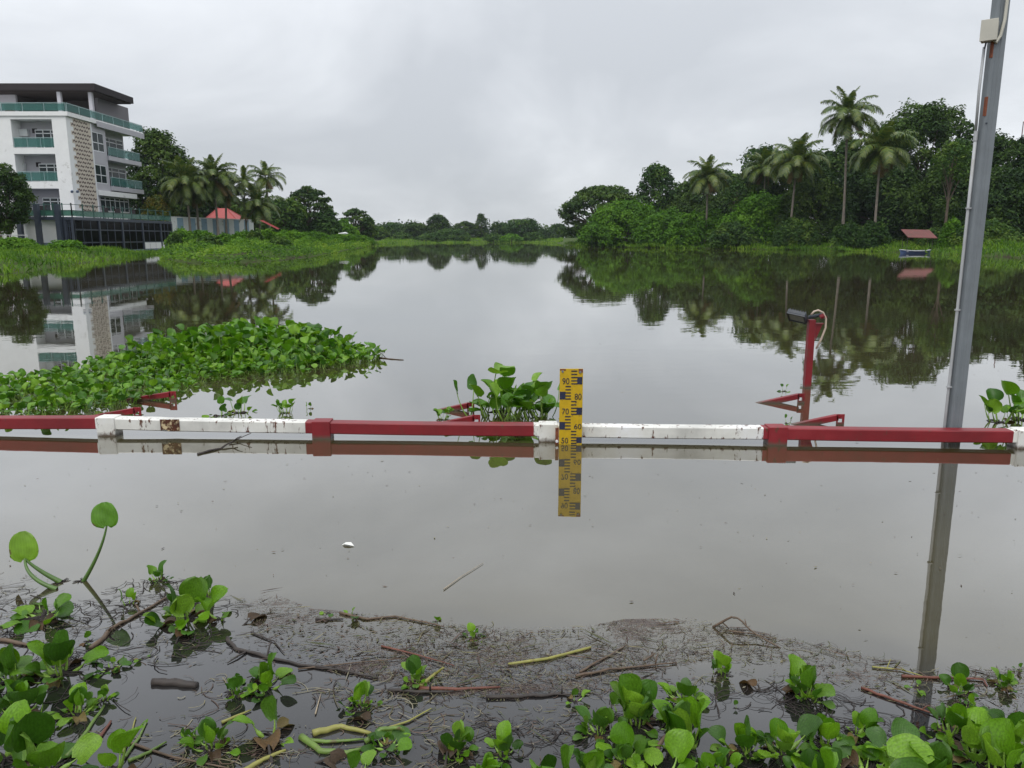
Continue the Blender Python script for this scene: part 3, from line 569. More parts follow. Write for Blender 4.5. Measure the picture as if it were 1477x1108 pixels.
# grass and creeping plants on the banks (nobody could count them)
def scatter_bank(name, poly_px, n, size, mat, hgt, lump=0.0, blade=True):
    pl = np.array([tuple(G(*p).xy) for p in poly_px]); lo, hi = pl.min(0), pl.max(0)
    P = rng.uniform(lo, hi, size=(n * 4, 2)); ins = np.zeros(len(P), bool)
    for i in range(len(pl)):
        a, b_ = pl[i], pl[(i + 1) % len(pl)]; den = (b_[1] - a[1]) or 1e-9
        ins ^= ((a[1] > P[:, 1]) != (b_[1] > P[:, 1])) & (P[:, 0] < (b_[0] - a[0]) * (P[:, 1] - a[1]) / den + a[0])
    P = P[ins][:n]; z = np.maximum(ground_z(P), 0.0)
    lm = lump * np.clip(np.sin(P[:, 0] * 1.3 + np.sin(P[:, 1] * .6)) * np.sin(P[:, 1] * 0.45 + 2) + .5, 0, 1.5)
    z = z + rng.random(len(P)) * hgt + lm * rng.random(len(P)) ** .5
    nn = rng.normal(size=(len(P), 3)) * (0.5 if not blade else 1) + (np.array([0, -.2, .9]) if not blade else 0); nn /= np.linalg.norm(nn, axis=1)[:, None]
    Vq = leafquads(np.column_stack([P, z]), nn, size, 0.5 if not blade else 0.16, up=np.array([0, 0, 1.0]) if blade else None)
    rv = np.clip(.42 + .28 * np.sin(P[:, 0] * .8 + 2 * np.sin(P[:, 1] * .35)) * np.sin(P[:, 1] * .5 + P[:, 0] * .3) + .45 * (rng.random(len(P)) - .5), 0, 1)
    return tag(link(name, packquads(name, Vq, mat, rv)), kind='stuff')
scatter_bank('grass', [(-60, 405.5), (0, 399.5), (60, 390), (120, 380.8), (180, 373.8), (235, 367), (235, 362), (80, 354), (-60, 352)], 70000, .20, M['fol_grass'], .10, .12)
scatter_bank('creeping_ground_cover', [(226, 372.6), (262, 380.5), (330, 380.3), (400, 376.3), (450, 371.5), (490, 364.2), (545, 353.5), (500, 352), (400, 353.5), (300, 357), (250, 361)], 90000, .10, M['fol_grass'], .12, .5, blade=False)
scatter_bank('bank_grass', [(1600, 380), (1477, 373.6), (1400, 369.2), (1300, 364.3), (1150, 361.2), (1050, 359.2), (940, 357.8), (850, 356), (812, 353.6), (850, 352.6), (1050, 354), (1200, 355.5), (1300, 357), (1400, 360), (1600, 364)], 46000, .24, M['fol_grass'], .18, .4)
scatter_bank('far_bank_grass', [(520, 357.8), (545, 353.6), (562, 351.4), (600, 350.8), (650, 350.4), (700, 350), (760, 350.2), (812, 351), (812, 348.6), (700, 347.6), (560, 348.4)], 30000, .3, M['fol_grass'], .1, .2)

# ------------------------------------------------------------------ the white building by the water
YS = 70.8; XE = AY(94, 165, YS).x                                             # east face and south face
bld = thing('apartment_building', (-50, 77, 0.4), 'white four-storey building with a dark flat roof, teal glass balconies and a patterned tile strip', 'building')
bld_off = Vector(bld.location)
def part(name, mb, mats, parent=None, smooth=False, label=None, off=None):
    p = parent or bld; o = mb.build(name, mats, p)
    if p is bld: o.location = -bld_off
    if label: o['label'] = label
    return o
def bx(name, x0, x1, y0, y1, z0, z1, mat, parent=None, label=None):
    return part(name, MB().box(x0, x1, y0, y1, z0, z1), mat, parent, label=label)
zT = AY(94, 161, YS).z                                           # roof terrace
lv = [AY(94, p, YS).z for p in (172, 213, 222, 262, 272, 313)]   # opening heads and floors
z3h, z3f, z2h, z2f, z1h, z1f = lv
xa, xb = AY(18, 200, YS).x, AY(76, 190, YS).x                    # balcony bay on the south face
# core, set back behind the facades
yc = AX(181, 240, XE - 1.3).y; c = MB(); c.box(-62, XE - 1.3, YS + 1.4, yc, 0.2, zT - .36); part('wall', c, M['lilac_wall'], label='grey-lilac inner wall')
f = MB()
f.box(-62, xa, YS, YS + 1.4, .2, zT - .36); f.box(xb, XE, YS, YS + 1.6, z1f - .2, zT - .36)
for a, b_ in ((z3h, zT - .36), (z2h, z3f), (z1h, z2f)): f.box(xa, xb, YS + .003, YS + 1.4, a, b_)
f.box(xb, XE - .01, YS + .02, YS + 1.4, .2, z1f - .2)
part('wall', f, M['white_wall'], label='white front wall with stacked balcony openings')
ye = [AX(p, 240, XE).y for p in (108, 135, 137, 153.5, 157, 181, 199)]
e = MB(); e.box(XE - 1.3, XE - .04, YS + 1.6, ye[1] + .1, z1f - .1, zT - .36); part('wall', e, M['white_wall'], label='white corner pier beside the tile strip')
# tile strip: interlocking beige and brown tiles standing proud
tl = MB(); cols_, rows_ = 4, 24; y0_, y1_ = ye[0], ye[1]; zb_, zt_ = z1f + .1, zT - .42
for r in range(rows_):
    for q in range(cols_):
        yy = y0_ + (y1_ - y0_) * (q + (0.5 if r % 2 else 0)) / cols_; dy_ = (y1_ - y0_) / cols_; zz = zb_ + (zt_ - zb_) * r / rows_; dz_ = (zt_ - zb_) / rows_
        tl.mi = 0; tl.box(XE - .04, XE + .03, yy, min(yy + dy_ * .97, y1_ + .01), zz, zz + dz_ * .97)
        tl.mi = 1
        p = [(yy + dy_ * a, zz + dz_ * b_) for a, b_ in ((.06, .18), (.36, .50), (.62, .16), (.94, .46), (.90, .82), (.62, .58), (.36, .92), (.10, .62))]
        if max(a for a, _ in p) <= y1_: tl.poly([(XE + .034, a, b_) for a, b_ in p])
o = part('tile_strip', tl, [M['tile_beige'], M['tile_brown']]); o['kind'] = 'stuff'; o['label'] = 'vertical strip of beige and brown patterned tiles'
bx('trim', XE - .03, XE + .05, ye[1] + .02, ye[1] + .2, z1f, zT - .38, M['frame_white'])
# window bay and recessed balconies of the east face
g = MB(); wy0, wy1 = ye[2] + .1, ye[3]
z3w = (AX(145, 192, XE).z, AX(145, 219.5, XE).z); z2w = (AX(147, 238, XE).z, AX(147, 265, XE).z)
g.box(XE - 1.3, XE - .05, ye[1] + .2, ye[4], z3w[0], zT - .36); g.box(XE - 1.3, XE - .05, ye[1] + .2, ye[4], z2w[0], z3w[1]); g.box(XE - 1.3, XE - .05, ye[1] + .2, ye[4], z1h - .1, z2w[1])
for (za, zb2) in ((z3w[1], z3w[0]), (z2w[1], z2w[0])):
    g.box(XE - 1.3, XE - .05, ye[1] + .2, wy0, za, zb2); g.box(XE - 1.3, XE - .05, wy1, ye[4], za, zb2)
g.box(XE - 1.3, XE - .05, ye[1] + .2, ye[1] + .6, z1f - .1, z1h - .1)
part('wall', g, M['lilac_wall'], label='grey-lilac side wall')
s0 = (AX(157, 225, XE).z, AX(157, 268, XE).z, z1h + .25)
for zf in s0[:2]:
    bx('balcony_slab', XE - 1.3, XE + .12, ye[4] - .02, ye[6] + .6, zf - .42, zf, M['lilac_wall'])
bx('canopy_slab', XE - 1.3, XE + .1, ye[1] + .25, ye[6] - 1.0, z1h - .35, z1h + .12, M['white_wall'], label='white band over the ground floor windows')
bx('terrace_slab', -62, XE + .25, YS - .12, 84.9, zT - .36, zT, M['white_wall'])
bx('slab_edge', XE + .252, XE + .31, 75.5, 84.9, zT - .62, zT - .12, M['lilac_wall'])
def window(x0, x1, y0, y1, z0, z1, axis, n, parent=None, transom=.28, curtain=True):
    """a framed window in a plane: axis 'x' = plane facing -Y, 'y' = plane facing +X"""
    fr = MB(); th = .05; w_ = .07
    def bar(u0, u1, a, b_):
        if axis == 'x': fr.box(u0, u1, y0, y0 + th, a, b_)
        else: fr.box(x1 - th, x1, u0, u1, a, b_)
    u0, u1 = (x0, x1) if axis == 'x' else (y0, y1)
    bar(u0, u1, z1 - w_, z1); bar(u0, u1, z0, z0 + w_); zt = z1 - (z1 - z0) * transom
    if transom: bar(u0, u1, zt - w_ / 2, zt + w_ / 2)
    for i in range(n + 1):
        u = u0 + (u1 - u0) * i / n; bar(max(u0, u - w_ / 2), min(u1, u + w_ / 2), z0 + w_, z1 - w_)
    o_ = part('window', fr, M['frame_white'])
    for i in range(n):
        a, b_ = u0 + (u1 - u0) * i / n + w_ / 2 + .01, u0 + (u1 - u0) * (i + 1) / n - w_ / 2 - .01
        p = MB()
        if axis == 'x': p.box(a, b_, y0 + .02, y0 + .03, z0 + w_, z1 - w_)
        else: p.box(x1 - .03, x1 - .02, a, b_, z0 + w_, z1 - w_)
        p.build('pane', M['window_glass'], o_)
        if curtain and random.random() < .85:
            q = MB(); m_ = a + (b_ - a) * random.uniform(.35, 1)
            if axis == 'x': q.box(a, m_, y0 + .12, y0 + .14, z0 + w_, z1 - w_)
            else: q.box(x1 - .14, x1 - .12, a, m_, z0 + w_, z1 - w_)
            q.build('curtain', M['curtain'], o_)
    return o_
for (hd, fl) in ((z3h, z3f), (z2h, z2f), (z1h, z1f)):
    top_ = hd - .75
    window(xa + 1.45, xb - .08, YS + 1.0, YS + 1.06, fl + .05, top_, 'x', 3, transom=.2)
# dark inside behind every glass
for (za, zb2) in ((z3w[1], z3w[0]), (z2w[1], z2w[0])): window(XE - .1, XE - .06, wy0, wy1, za + .02, zb2 - .02, 'y', 2, transom=.55)
for zf, zt2 in ((s0[0], z3w[0] + .35), (s0[1], z2w[0] + .35)): window(XE - 1.3, XE - 1.2, ye[4] + .15, ye[5] - .35, zf + .05, zf + 1.75, 'y', 4, transom=.2) if False else window(XE - 1.3, XE - 1.2, ye[4] + .15, yc - .35, zf + .05, zf + 2.0, 'y', 4, transom=.2)
window(XE - 1.0, XE - .5, ye[1] + .65, ye[5] + 1.0, z1f + .7, z1h - .4, 'y', 7, transom=.22)
bx('wall', XE - 1.2, XE - .6, ye[1] + .65, ye[5] + 1.0, z1f - .1, z1f + .7, M['white_wall'], label='low white wall under the ground floor windows')
def rail_panels(p0, p1, z, h, n, parent=None, mat='teal_glass', post=M['teal_glass']):
    d = Vector(p1) - Vector(p0); rl = MB(); t_ = .035
    rl.beam((*p0, z + h), (*p1, z + h), .06, .05)
    for i in range(n + 1):
        q = Vector(p0) + d * i / n; rl.box(q.x - t_ / 2, q.x + t_ / 2, q.y - t_ / 2, q.y + t_ / 2, z, z + h)
    o_ = part('balcony_railing', rl, M['rail_metal'], parent)
    for i in range(n):
        a, b_ = Vector(p0) + d * (i + .03) / n, Vector(p0) + d * (i + .97) / n
        pp = MB(); pp.beam((*a, z + .07 + (h - .12) / 2), (*b_, z + .07 + (h - .12) / 2), .02, h - .12); pp.build('glass_panel', M[mat], o_)
M['rail_metal'] = pm('rail_metal', (0.28, 0.40, 0.40), 0.4, 0.1, 3)
rail_panels((-60, YS - .05), (XE + .1, YS - .05), zT, .72, 11)
rail_panels((XE + .2, YS - .05), (XE + .2, 84.8), zT, .72, 7)
rail_panels((xa + .05, YS + .1), (xb - .05, YS + .1), z3f, .85, 3); rail_panels((xa + .05, YS + .1), (xb - .05, YS + .1), z2f, .85, 3)
for zf in s0[:2]: rail_panels((XE + .05, ye[4] + .1), (XE + .05, ye[6] + .5), zf, .85, 4); rail_panels((XE - 1.2, ye[6] + .5), (XE + .05, ye[6] + .5), zf, .85, 1)
for k, (hd, fl) in enumerate(((z3h, z3f), (z2h, z2f))):
    bx('air_conditioner', xa + .02, xa + .75 if k == 0 else xa + .12, YS + 1.0, YS + 1.35, hd - 1.3, hd - .7, M['ac_white'])
    bx('vent_window', xa + 1.0, xa + 1.45, YS + 1.36, YS + 1.39, hd - 1.0, hd - .6, M['dark_trim'])
for px_ in (103, 111): 
    q = AY(px_, 275, YS - .2); part('wall_lamp', MB().tube([(q.x, YS, q.z), (q.x, YS - .22, q.z), (q.x + .12, YS - .35, q.z - .12)], [.05, .05, .13], 8), M['slate_base'])
# pavilion on the roof
zr = AY(137, 120.5, 77).z
rxE = AY(137, 125, 77).x; ryN = AX(192, 141, rxE).y
bx('roof', -62, rxE, 76.9, ryN, zr - .62, zr, M['dark_trim'], label='dark flat roof with a deep fascia')
bx('roof_soffit', -61.8, rxE - .2, 77.1, ryN - .2, zr - .70, zr - .622, M['roof_under'])
xw0, xw1 = AY(25, 150, 79).x, AY(137, 150, 80.5).x
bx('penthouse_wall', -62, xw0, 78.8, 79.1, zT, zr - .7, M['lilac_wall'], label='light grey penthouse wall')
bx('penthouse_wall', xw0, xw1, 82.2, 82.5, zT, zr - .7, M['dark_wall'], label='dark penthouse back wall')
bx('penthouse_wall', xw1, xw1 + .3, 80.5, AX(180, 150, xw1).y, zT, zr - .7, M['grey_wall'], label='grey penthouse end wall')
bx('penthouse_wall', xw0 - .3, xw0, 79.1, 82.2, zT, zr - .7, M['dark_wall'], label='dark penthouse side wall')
bx('penthouse_door', AY(6, 150, 78.7).x, AY(20, 150, 78.7).x, 78.7, 78.78, zT, zT + 1.9, M['brown_door'])
for px_, y_ in ((87, 77.4), (132, 77.6)):
    q = AY(px_, 150, y_); bx('column', q.x - .17, q.x + .17, y_ - .17, y_ + .17, zT, zr - .7, M['lilac_wall'])

# ---- glazed restaurant on the water with a terrace on its roof
YD = 60.4; XD = AY(105, 318, YD).x; YE = AX(248, 325, XD).y; zD = AY(105, 313, YD).z
rst = thing('riverside_restaurant', (-38, 69, 0), 'low dark-framed glazed restaurant under a railed terrace at the white building', 'restaurant')
r_off = Vector(rst.location)
def rp(name, mb, mats, label=None):
    o = mb.build(name, mats, rst); o.location = -r_off
    if label: o['label'] = label
    return o
rp('terrace_slab', MB().box(-62, XD, YD, YE, zD - .22, zD), M['slate_frame'])
xs_ = AY(83, 330, YD).x
rp('wall', MB().box(-62, xs_ - .3, YD + .3, YD + .6, .3, zD - .22), M['white_wall'], 'white retaining wall under the terrace')
rp('wall_base', MB().box(AY(58, 340, YD).x, xs_ - .2, YD + .1, YD + .3, .2, .95), M['slate_base'], 'blue-grey base of the retaining wall')
rp('interior_wall', MB().box(XD - 6.0, XD - 5.8, YD, YE - .2, -.3, zD - .22).box(-40.3, XD - .2, YE - .4, YE - .2, -.3, zD - .25), M['interior'])
rp('floor', MB().box(XD - 5.8, XD - .05, YD + .05, YE - .4, -.5, .28), M['slate_base'])
fy = [YD + .06] + [AX(p, 340, XD).y for p in (108.5, 145, 178, 207, 233)] + [YE - .08]
for y_ in fy: rp('column', MB().box(XD - .17, XD + .03, y_ - .1, y_ + .1, -.5, zD - .22), M['slate_frame'])
for px_ in (84, 95):
    x_ = AY(px_, 340, YD).x; rp('column', MB().box(x_ - .1, x_ + .1, YD + .003, YD + .2, .1, zD - .22), M['slate_frame'])
for i in range(len(fy) - 1):
    a, b_ = fy[i] + .1, fy[i + 1] - .1
    fr = MB(); zm = [1.95, .95]
    for z_ in zm: fr.box(XD - .1, XD - .02, a, b_, z_ - .04, z_ + .04)
    for j in (1, 2): u = a + (b_ - a) * j / 3; fr.box(XD - .09, XD - .03, u - .03, u + .03, .3, zD - .22)
    o = rp('window', fr, M['slate_frame'])
    for j in range(3):
        u, v_ = a + (b_ - a) * j / 3 + .04, a + (b_ - a) * (j + 1) / 3 - .04
        for k in range(3):
            lo_, hi_ = ((.3, .9), (1.0, 1.9), (2.0, zD - .24))[k]
            if i >= 4 and k == 0: continue
            MB().box(XD - .07, XD - .06, u, v_, lo_, hi_).build('pane', M['dark_glass'], o)
    if i >= 4: rp('parapet_panel', MB().box(XD - .15, XD - .03, a, b_, .33, .92), M['white_wall'], 'white panel below the last windows')
    rp('plinth', MB().box(XD - .17, XD + .0, a, b_, -.5, .3), M['slate_base'])
lat = MB()
x0_, x1_ = xs_ + .1, XD - .2
for j in range(7): u = x0_ + (x1_ - x0_) * j / 6; lat.box(u - .03, u + .03, YD + .06, YD + .1, .4, zD - .22)
for j in range(6): z_ = .5 + j * .42; lat.box(x0_, x1_, YD + .1, YD + .13, z_, z_ + .05)
rp('lattice_screen', lat, M['slate_frame'])
# things inside the glazed room
Vv = []
o = tag(Box('crate', XD - 1.3, XD - .5, *[AX(p, 350, XD - 1.5).y for p in (150, 170)], .3, 1.25, M['cardboard'], bevel=.03), 'tan cardboard-coloured crate block inside the restaurant glazing', 'crate')
o = tag(Box('storage_cloth', XD - .9, XD - .6, *[AX(p, 345, XD - 1.5).y for p in (137, 143)], .3, 1.6, M['scrap_white'], bevel=.08), 'pale draped bundle left of the tan crates behind the glass', 'bundle')
ch = thing('plastic_chair', (*AX(186, 352, XD - 1.0).xy, .28), 'red plastic chair inside the glazed restaurant', 'chair')
Box('seat', -.25, .25, -.25, .25, .42, .46, M['red_plastic'], ch); Box('backrest', -.25, .25, .22, .26, .46, .9, M['red_plastic'], ch)
for a in (-.22, .2):
    for b_ in (-.22, .2): Box('leg', a, a + .03, b_, b_ + .03, 0, .42, M['red_plastic'], ch)
# terrace railing of the restaurant
M['green_rail'] = pm('green_rail', (0.03, 0.09, 0.075), 0.4, 0.2, 3)
M['green_glass'] = glass('green_glass', (0.09, 0.26, 0.20), 0.5)
def deck_rail(p0, p1, n):
    d = Vector(p1) - Vector(p0); rl = MB(); h = .95
    for hh in (h, .5): rl.beam((*p0, zD + hh), (*p1, zD + hh), .05, .04)
    for i in range(n + 1):
        q = Vector(p0) + d * i / n; rl.box(q.x - .035, q.x + .035, q.y - .035, q.y + .035, zD, zD + h + .1)
    o_ = rp('terrace_railing', rl, M['green_rail'])
    for i in range(n):
        a, b_ = Vector(p0) + d * (i + .04) / n, Vector(p0) + d * (i + .96) / n
        MB().beam((*a, zD + .28), (*b_, zD + .28), .02, .4).build('glass_panel', M['green_glass'], o_)
deck_rail((AY(24, 305, YD).x, YD + .05), (XD - .05, YD + .05), 6); deck_rail((XD - .05, YD + .05), (XD - .05, YE - .1), 11)
for k, (px_, t0, b0_) in enumerate(((25.5, 296, 341), (52, 295, 348), (82, 295, 355))):
    a, b_ = AY(px_, t0, YD - .25), AY(px_ + 4, b0_, YD - .25)
    m = MB().box(a.x - .17, a.x + .17, YD - .42, YD - .1, min(b_.z, .4), a.z)
    tag(m.build('steel_post', M['slate_frame']), ['dark post leftmost of three in front of the white retaining wall', 'middle dark post in front of the white retaining wall', 'dark post where the retaining wall meets the glazed restaurant'][k], 'post', 'dark posts in front of the retaining wall')
# chairs and tables on the terrace, seen through the railing
for k, (px_, y_) in enumerate(((60, 63), (34, 63), (150, 70), (168, 72), (190, 74))):
    x_ = AY(px_, 305, y_).x if px_ < 100 else AX(px_, 308, XD - 1.2).x
    yy = y_ if px_ < 100 else AX(px_, 308, XD - 1.2).y
    ch = thing('terrace_chair', (x_, yy, zD), ['dark chair left of the white column on the raised terrace', 'dark chair near the small round tree on the raised terrace', 'chair behind the terrace railing below the tile strip', 'chair behind the terrace railing below the ground-floor windows', 'chair behind the terrace railing near its far end'][k], 'chair', 'chairs on the raised terrace')
    Box('seat', -.25, .25, -.25, .25, .42, .47, M['dark_trim'], ch); Box('backrest', -.25, .25, .21, .26, .47, .95, M['dark_trim'], ch)
    for a in (-.24, .2):
        for b_ in (-.24, .2): Box('leg', a, a + .04, b_, b_ + .04, 0, .42, M['dark_trim'], ch)
# little metal railing on the grass
rr_ = thing('hand_railing', (AY(20, 340, 56).x, 56, .4), 'thin grey railing on the grass at the left edge', 'railing')
mb = MB(); xx0, xx1 = -2.5, 1.0
mb.tube([(xx0, 0, 1.15), (xx1, 0, 1.1)], .03, 6); mb.tube([(xx0, 0, .75), (xx1, 0, .7)], .025, 6); mb.build('rail', M['conduit'], rr_)
mb = MB()
for u in (-1.6, -.3, .98): mb.tube([(u, 0, -.2), (u, 0, 1.12)], .03, 6).build('post', M['conduit'], rr_); mb = MB()

# ---- striped fence, red-roofed house, rusty sheet
a, b_ = Vector((AY(245.6, 320, 82).x, 82)), Vector((AY(365, 320, 96).x, 96)); d = (b_ - a)
fn = thing('striped_fence', (a.x, a.y, .6), 'boundary wall of alternating pale and blue-grey panels in front of the red-roofed house', 'fence')
for i in range(15):
    p, q = d * (i / 15), d * ((i + .985) / 15)
    MB().beam((p.x, p.y, 1.4), (q.x, q.y, 1.4), .12, 2.8).build('panel', M['fence_white'] if i % 2 == 0 else M['fence_blue'], fn)
MB().beam((0, 0, 2.86), (d.x, d.y, 2.86), .2, .1).build('coping', M['fence_white'], fn)
hc = AY(320, 318, 106)
hs = thing('house', (hc.x, 108, .8), 'small house with a red hipped roof behind the striped fence', 'house')
hw, hd = 2.3, 2.6
Box('wall', -hw + .4, hw - .4, -hd + .4, hd - .4, 0, 3.0, M['white_wall'], hs)
rf = MB(); e = [(-hw, -hd, 2.8), (hw, -hd, 2.8), (hw, hd, 2.8), (-hw, hd, 2.8)]; rg = [(-hw * .5, 0, 4.5), (hw * .0, 0, 4.5)]
rf.poly([e[0], e[1], rg[1], rg[0]]); rf.poly([e[1], e[2], rg[1]]); rf.poly([e[2], e[3], rg[0], rg[1]]); rf.poly([e[3], e[0], rg[0]]); rf.poly(e[::-1])
o = rf.build('roof', M['red_roof'], hs)
for k in range(4):
    p, q = e[k], rg[1] if k in (1, 2) else rg[0]; MB().tube([(p[0], p[1], p[2] + .03), (q[0], q[1], q[2] + .03)], .07, 5).build('ridge_cap', M['red_roof'], o)
Box('window', -.9, .3, -hd + .36, -hd + .4, 1.0, 2.1, M['dark_trim'], hs); Box('door', .9, 1.7, -hd + .36, -hd + .4, 0, 2.1, M['brown_door'], hs)
q = AY(391, 327, 76); mb = MB(); mb.beam((-.9, 0, .55), (.6, .3, -.25), 1.2, .05)
for i in range(6): mb.beam((-.9, -.5 + i * .2, .6), (.6, -.2 + i * .2, -.2), .04, .04)
tag(mb.build('corrugated_sheet', M['red_roof'], loc=(q.x, 76, q.z)), 'small rust-red sheet leaning in the bushes right of the striped fence', 'metal sheet')
q = AY(488, 337, 105); tag(MB().tube([(0, 0, 0), (1.0, 0, .05), (1.3, 0, 0)], [.05, .18, .03], 6).build('tarpaulin', M['frame_white'], loc=(q.x, 105, q.z)), 'tiny pale scrap of sheeting among the bushes near the bank tip', 'tarpaulin')
# TV mast above the right-hand trees
q = AY(1476, 178, 96); tag(MB().tube([(q.x, 96, 1), (q.x, 96, q.z + .2)], .05, 6).build('mast', M['rust_roof']), 'thin reddish mast at the right edge above the dark tree', 'mast')

# ---- moored boat with a roof
Yb = 67.0; c0 = AY(1320, 363, Yb); bt = thing('roofed_boat', (c0.x, Yb, 0), 'small blue boat with a rust-red roof moored at the right bank', 'boat')
L_ = 2.5 * 1.0; mb = MB(); V_ = []
for i in range(9):
    u = -1 + i / 4; wd = .48 * (1 - abs(u) ** 3) + .10; sh_ = .20 + .10 * abs(u) ** 2
    V_ += [(u * 1.3, -wd, sh_), (u * 1.22, -wd * .6, -.12), (u * 1.22, wd * .6, -.12), (u * 1.3, wd, sh_)]
mb.v = V_
for i in range(8):
    for j in range(3): b0_ = i * 4 + j; mb.f.append((b0_, b0_ + 4, b0_ + 5, b0_ + 1)); mb.m.append(0)
mb.f += [(0, 1, 2, 3), (35, 34, 33, 32)]; mb.m += [0, 0]
o = mb.build('hull', M['boat_blue'], bt)
g = MB()
for s in (0, 3):
    g.tube([(V_[i * 4 + s][0], V_[i * 4 + s][1], V_[i * 4 + s][2] + .02) for i in range(9)], .035, 5)
g.build('gunwale', M['boat_white'], bt)
for u in (-.8, 0, .7): Box('thwart', u - .12, u + .12, -.42, .42, .13, .18, M['boat_white'], bt)
for u in (-.95, 1.2):
    for v_ in (-.4, .4): MB().tube([(u, v_, .2), (u, v_, 1.42)], .022, 5).build('pole', M['stick_dark'], bt)
rf = MB(); rf.v = [(-1.05, -.65, 1.38), (1.45, -.65, 1.32), (1.35, .6, 2.0), (-1.1, .6, 2.05), (-1.05, -.65, 1.33), (1.45, -.65, 1.27), (1.35, .6, 1.95), (-1.1, .6, 2.0)]
rf.f = [(0, 1, 2, 3), (7, 6, 5, 4), (0, 4, 5, 1), (1, 5, 6, 2), (2, 6, 7, 3), (3, 7, 4, 0)]; rf.m = [0] * 6
rf.build('roof', M['rust_roof'], bt)

# ------------------------------------------------------------------ the flood barrier rail (almost submerged)
def rY(px): return 5.155 - (px - 0) / 1477 * 0.355              # distance of the front face along the rail
def rX(px): return AY(px, 612, rY(px)).x
gr_ = thing('guard_rail', (rX(740), rY(740), 0), 'long low barrier rail of square tube in red and white sections, nearly under water', 'rail')
go = Vector(gr_.location)
zt_r, zb_r = 0.114, 0.034
secs = [(-330, 137.5, 'red', 0), (137.5, 440, 'white', 0), (440, 770, 'red', 0), (770, 1102, 'white', 0), (1102, 1464, 'red', 0), (1464, 1800, 'white', 0)]
kink = {137.5: 0.012, 440: 0.0, 770: 0, 1102: 0, 1464: 0, -330: -.01, 1800: 0}
for x0, x1, cname, _ in secs:
    mb = MB(); n = 14; pts = []
    for i in range(n + 1):
        q = x0 + (x1 - x0) * i / n; X, Yv = rX(q), rY(q); sag = kink[x0] * (1 - i / n) + kink[x1] * i / n - 0.004 * math.sin(math.pi * i / n)
        if x0 == 137.5 and i == 5: sag -= .003
        pts.append((X - go.x, Yv - go.y, sag))
    for i, (X, Yv, s) in enumerate(pts):
        b0_ = len(mb.v); e_ = .006
        for (dy_, z_) in ((0, zb_r + e_), (e_, zb_r), (.09 - e_, zb_r), (.09, zb_r + e_), (.09, zt_r - e_), (.09 - e_, zt_r), (e_, zt_r), (0, zt_r - e_)):
            mb.v.append((X, Yv + dy_, z_ + s))
        if i:
            for j in range(8): mb.f.append((b0_ - 8 + j, b0_ + j, b0_ + (j + 1) % 8, b0_ - 8 + (j + 1) % 8)); mb.m.append(0)
    mb.f += [tuple(range(8)), tuple(range(len(mb.v) - 8, len(mb.v)))[::-1]]; mb.m += [0, 0]
    o = mb.build('rail_section', M[cname + '_paint'], gr_); o['label'] = cname + ' rail section'
for px_, cname in ((-165, 'red'), (153, 'white'), (463, 'red'), (791, 'white'), (1123, 'red'), (1484, 'white')):
    X, Yv = rX(px_) - go.x, rY(px_) - go.y; wd = .062; k = kink.get(137.5) if px_ == 153 else 0
    o = MB().box(X - wd, X + wd, Yv - .012, Yv + .098, -1.5, zt_r + .007 + k * .8).build('post', M[cname + '_paint'], gr_, bevel=.004); o['label'] = cname + ' post'
# rusted-through patch on the first white section
X0, X1 = rX(232), rX(259); Ym = (rY(232) + rY(259)) / 2
mb = MB(); n = 14; g_ = random.Random(3)
tp_ = [(X0 + (X1 - X0) * i / n - go.x, zt_r + .002 + .0025 * g_.random() + .006) for i in range(n + 1)]
bt_ = [(X0 + (X1 - X0) * i / n - go.x, zb_r + .006 + .016 * g_.random() * (1 if i < 5 else .3)) for i in range(n + 1)]
for i in range(n):
    mb.poly([(tp_[i][0], Ym - go.y - .004, tp_[i][1]), (tp_[i + 1][0], Ym - go.y - .004, tp_[i + 1][1]), (bt_[i + 1][0], Ym - go.y - .004, bt_[i + 1][1]), (bt_[i][0], Ym - go.y - .004, bt_[i][1])])
o = mb.build('rust_patch', M['rust'], gr_); o.location = (0, 0, 0)
so_ = o.modifiers.new('solid', 'SOLIDIFY'); so_.thickness = .003

# ---- staff gauge
Yg = rY(823) - .06; gc = AY(823.3, 600, Yg); top_z = AY(823, 532, Yg).z
ga = thing('water_level_gauge', (gc.x, Yg, 0), 'yellow staff gauge board with black centimetre marks and numerals standing at the rail', 'water gauge')
S = 0.1 / 171.0                                                   # metres per unit of the gauge drawing
def gz(y): return top_z - (y - 95) * S
GW = 0.151; gx0 = -GW / 2
def gx(x, y):                                                     # left edge drifts in the drawing (perspective)
    le = 218 - (y - 95) * 0.008; wd_ = 264 - (y - 95) * 0.016
    return gx0 + (x - le) / wd_ * GW
bd = MB().box(-GW / 2, GW / 2, 0, .006, -.9, top_z).build('board', M['yellow'], ga, bevel=.0015)
bars = [('R', y, 348, 415) for y in (115, 151, 187, 224, 258)] + [('R', y, 345, 405) for y in (459, 497, 535, 571, 604)] + [('R', y, 343, 402) for y in (803, 839, 875, 909, 940)] + \
       [('L', y, 282, 343) for y in (289, 325, 361, 395, 430)] + [('L', y, 277, 340) for y in (632, 667, 702, 738, 775)]
for _, y, x0, x1 in bars:
    MB().box(gx(x0, y), gx(x1, y), -.0015, .001, gz(y + 14), gz(y)).build('graduation_mark', M['marking'], bd)
for x0, y0, x1, y1 in ((415, 187, 472, 271), (405, 535, 467, 617), (402, 875, 460, 944), (218, 354, 282, 441), (214, 700, 277, 787)):
    MB().box(gx(x0, y0) + .0003, gx(x1, y0), -.0019, .001, gz(y1), gz(y0)).build('graduation_block', M['marking_navy'], bd)
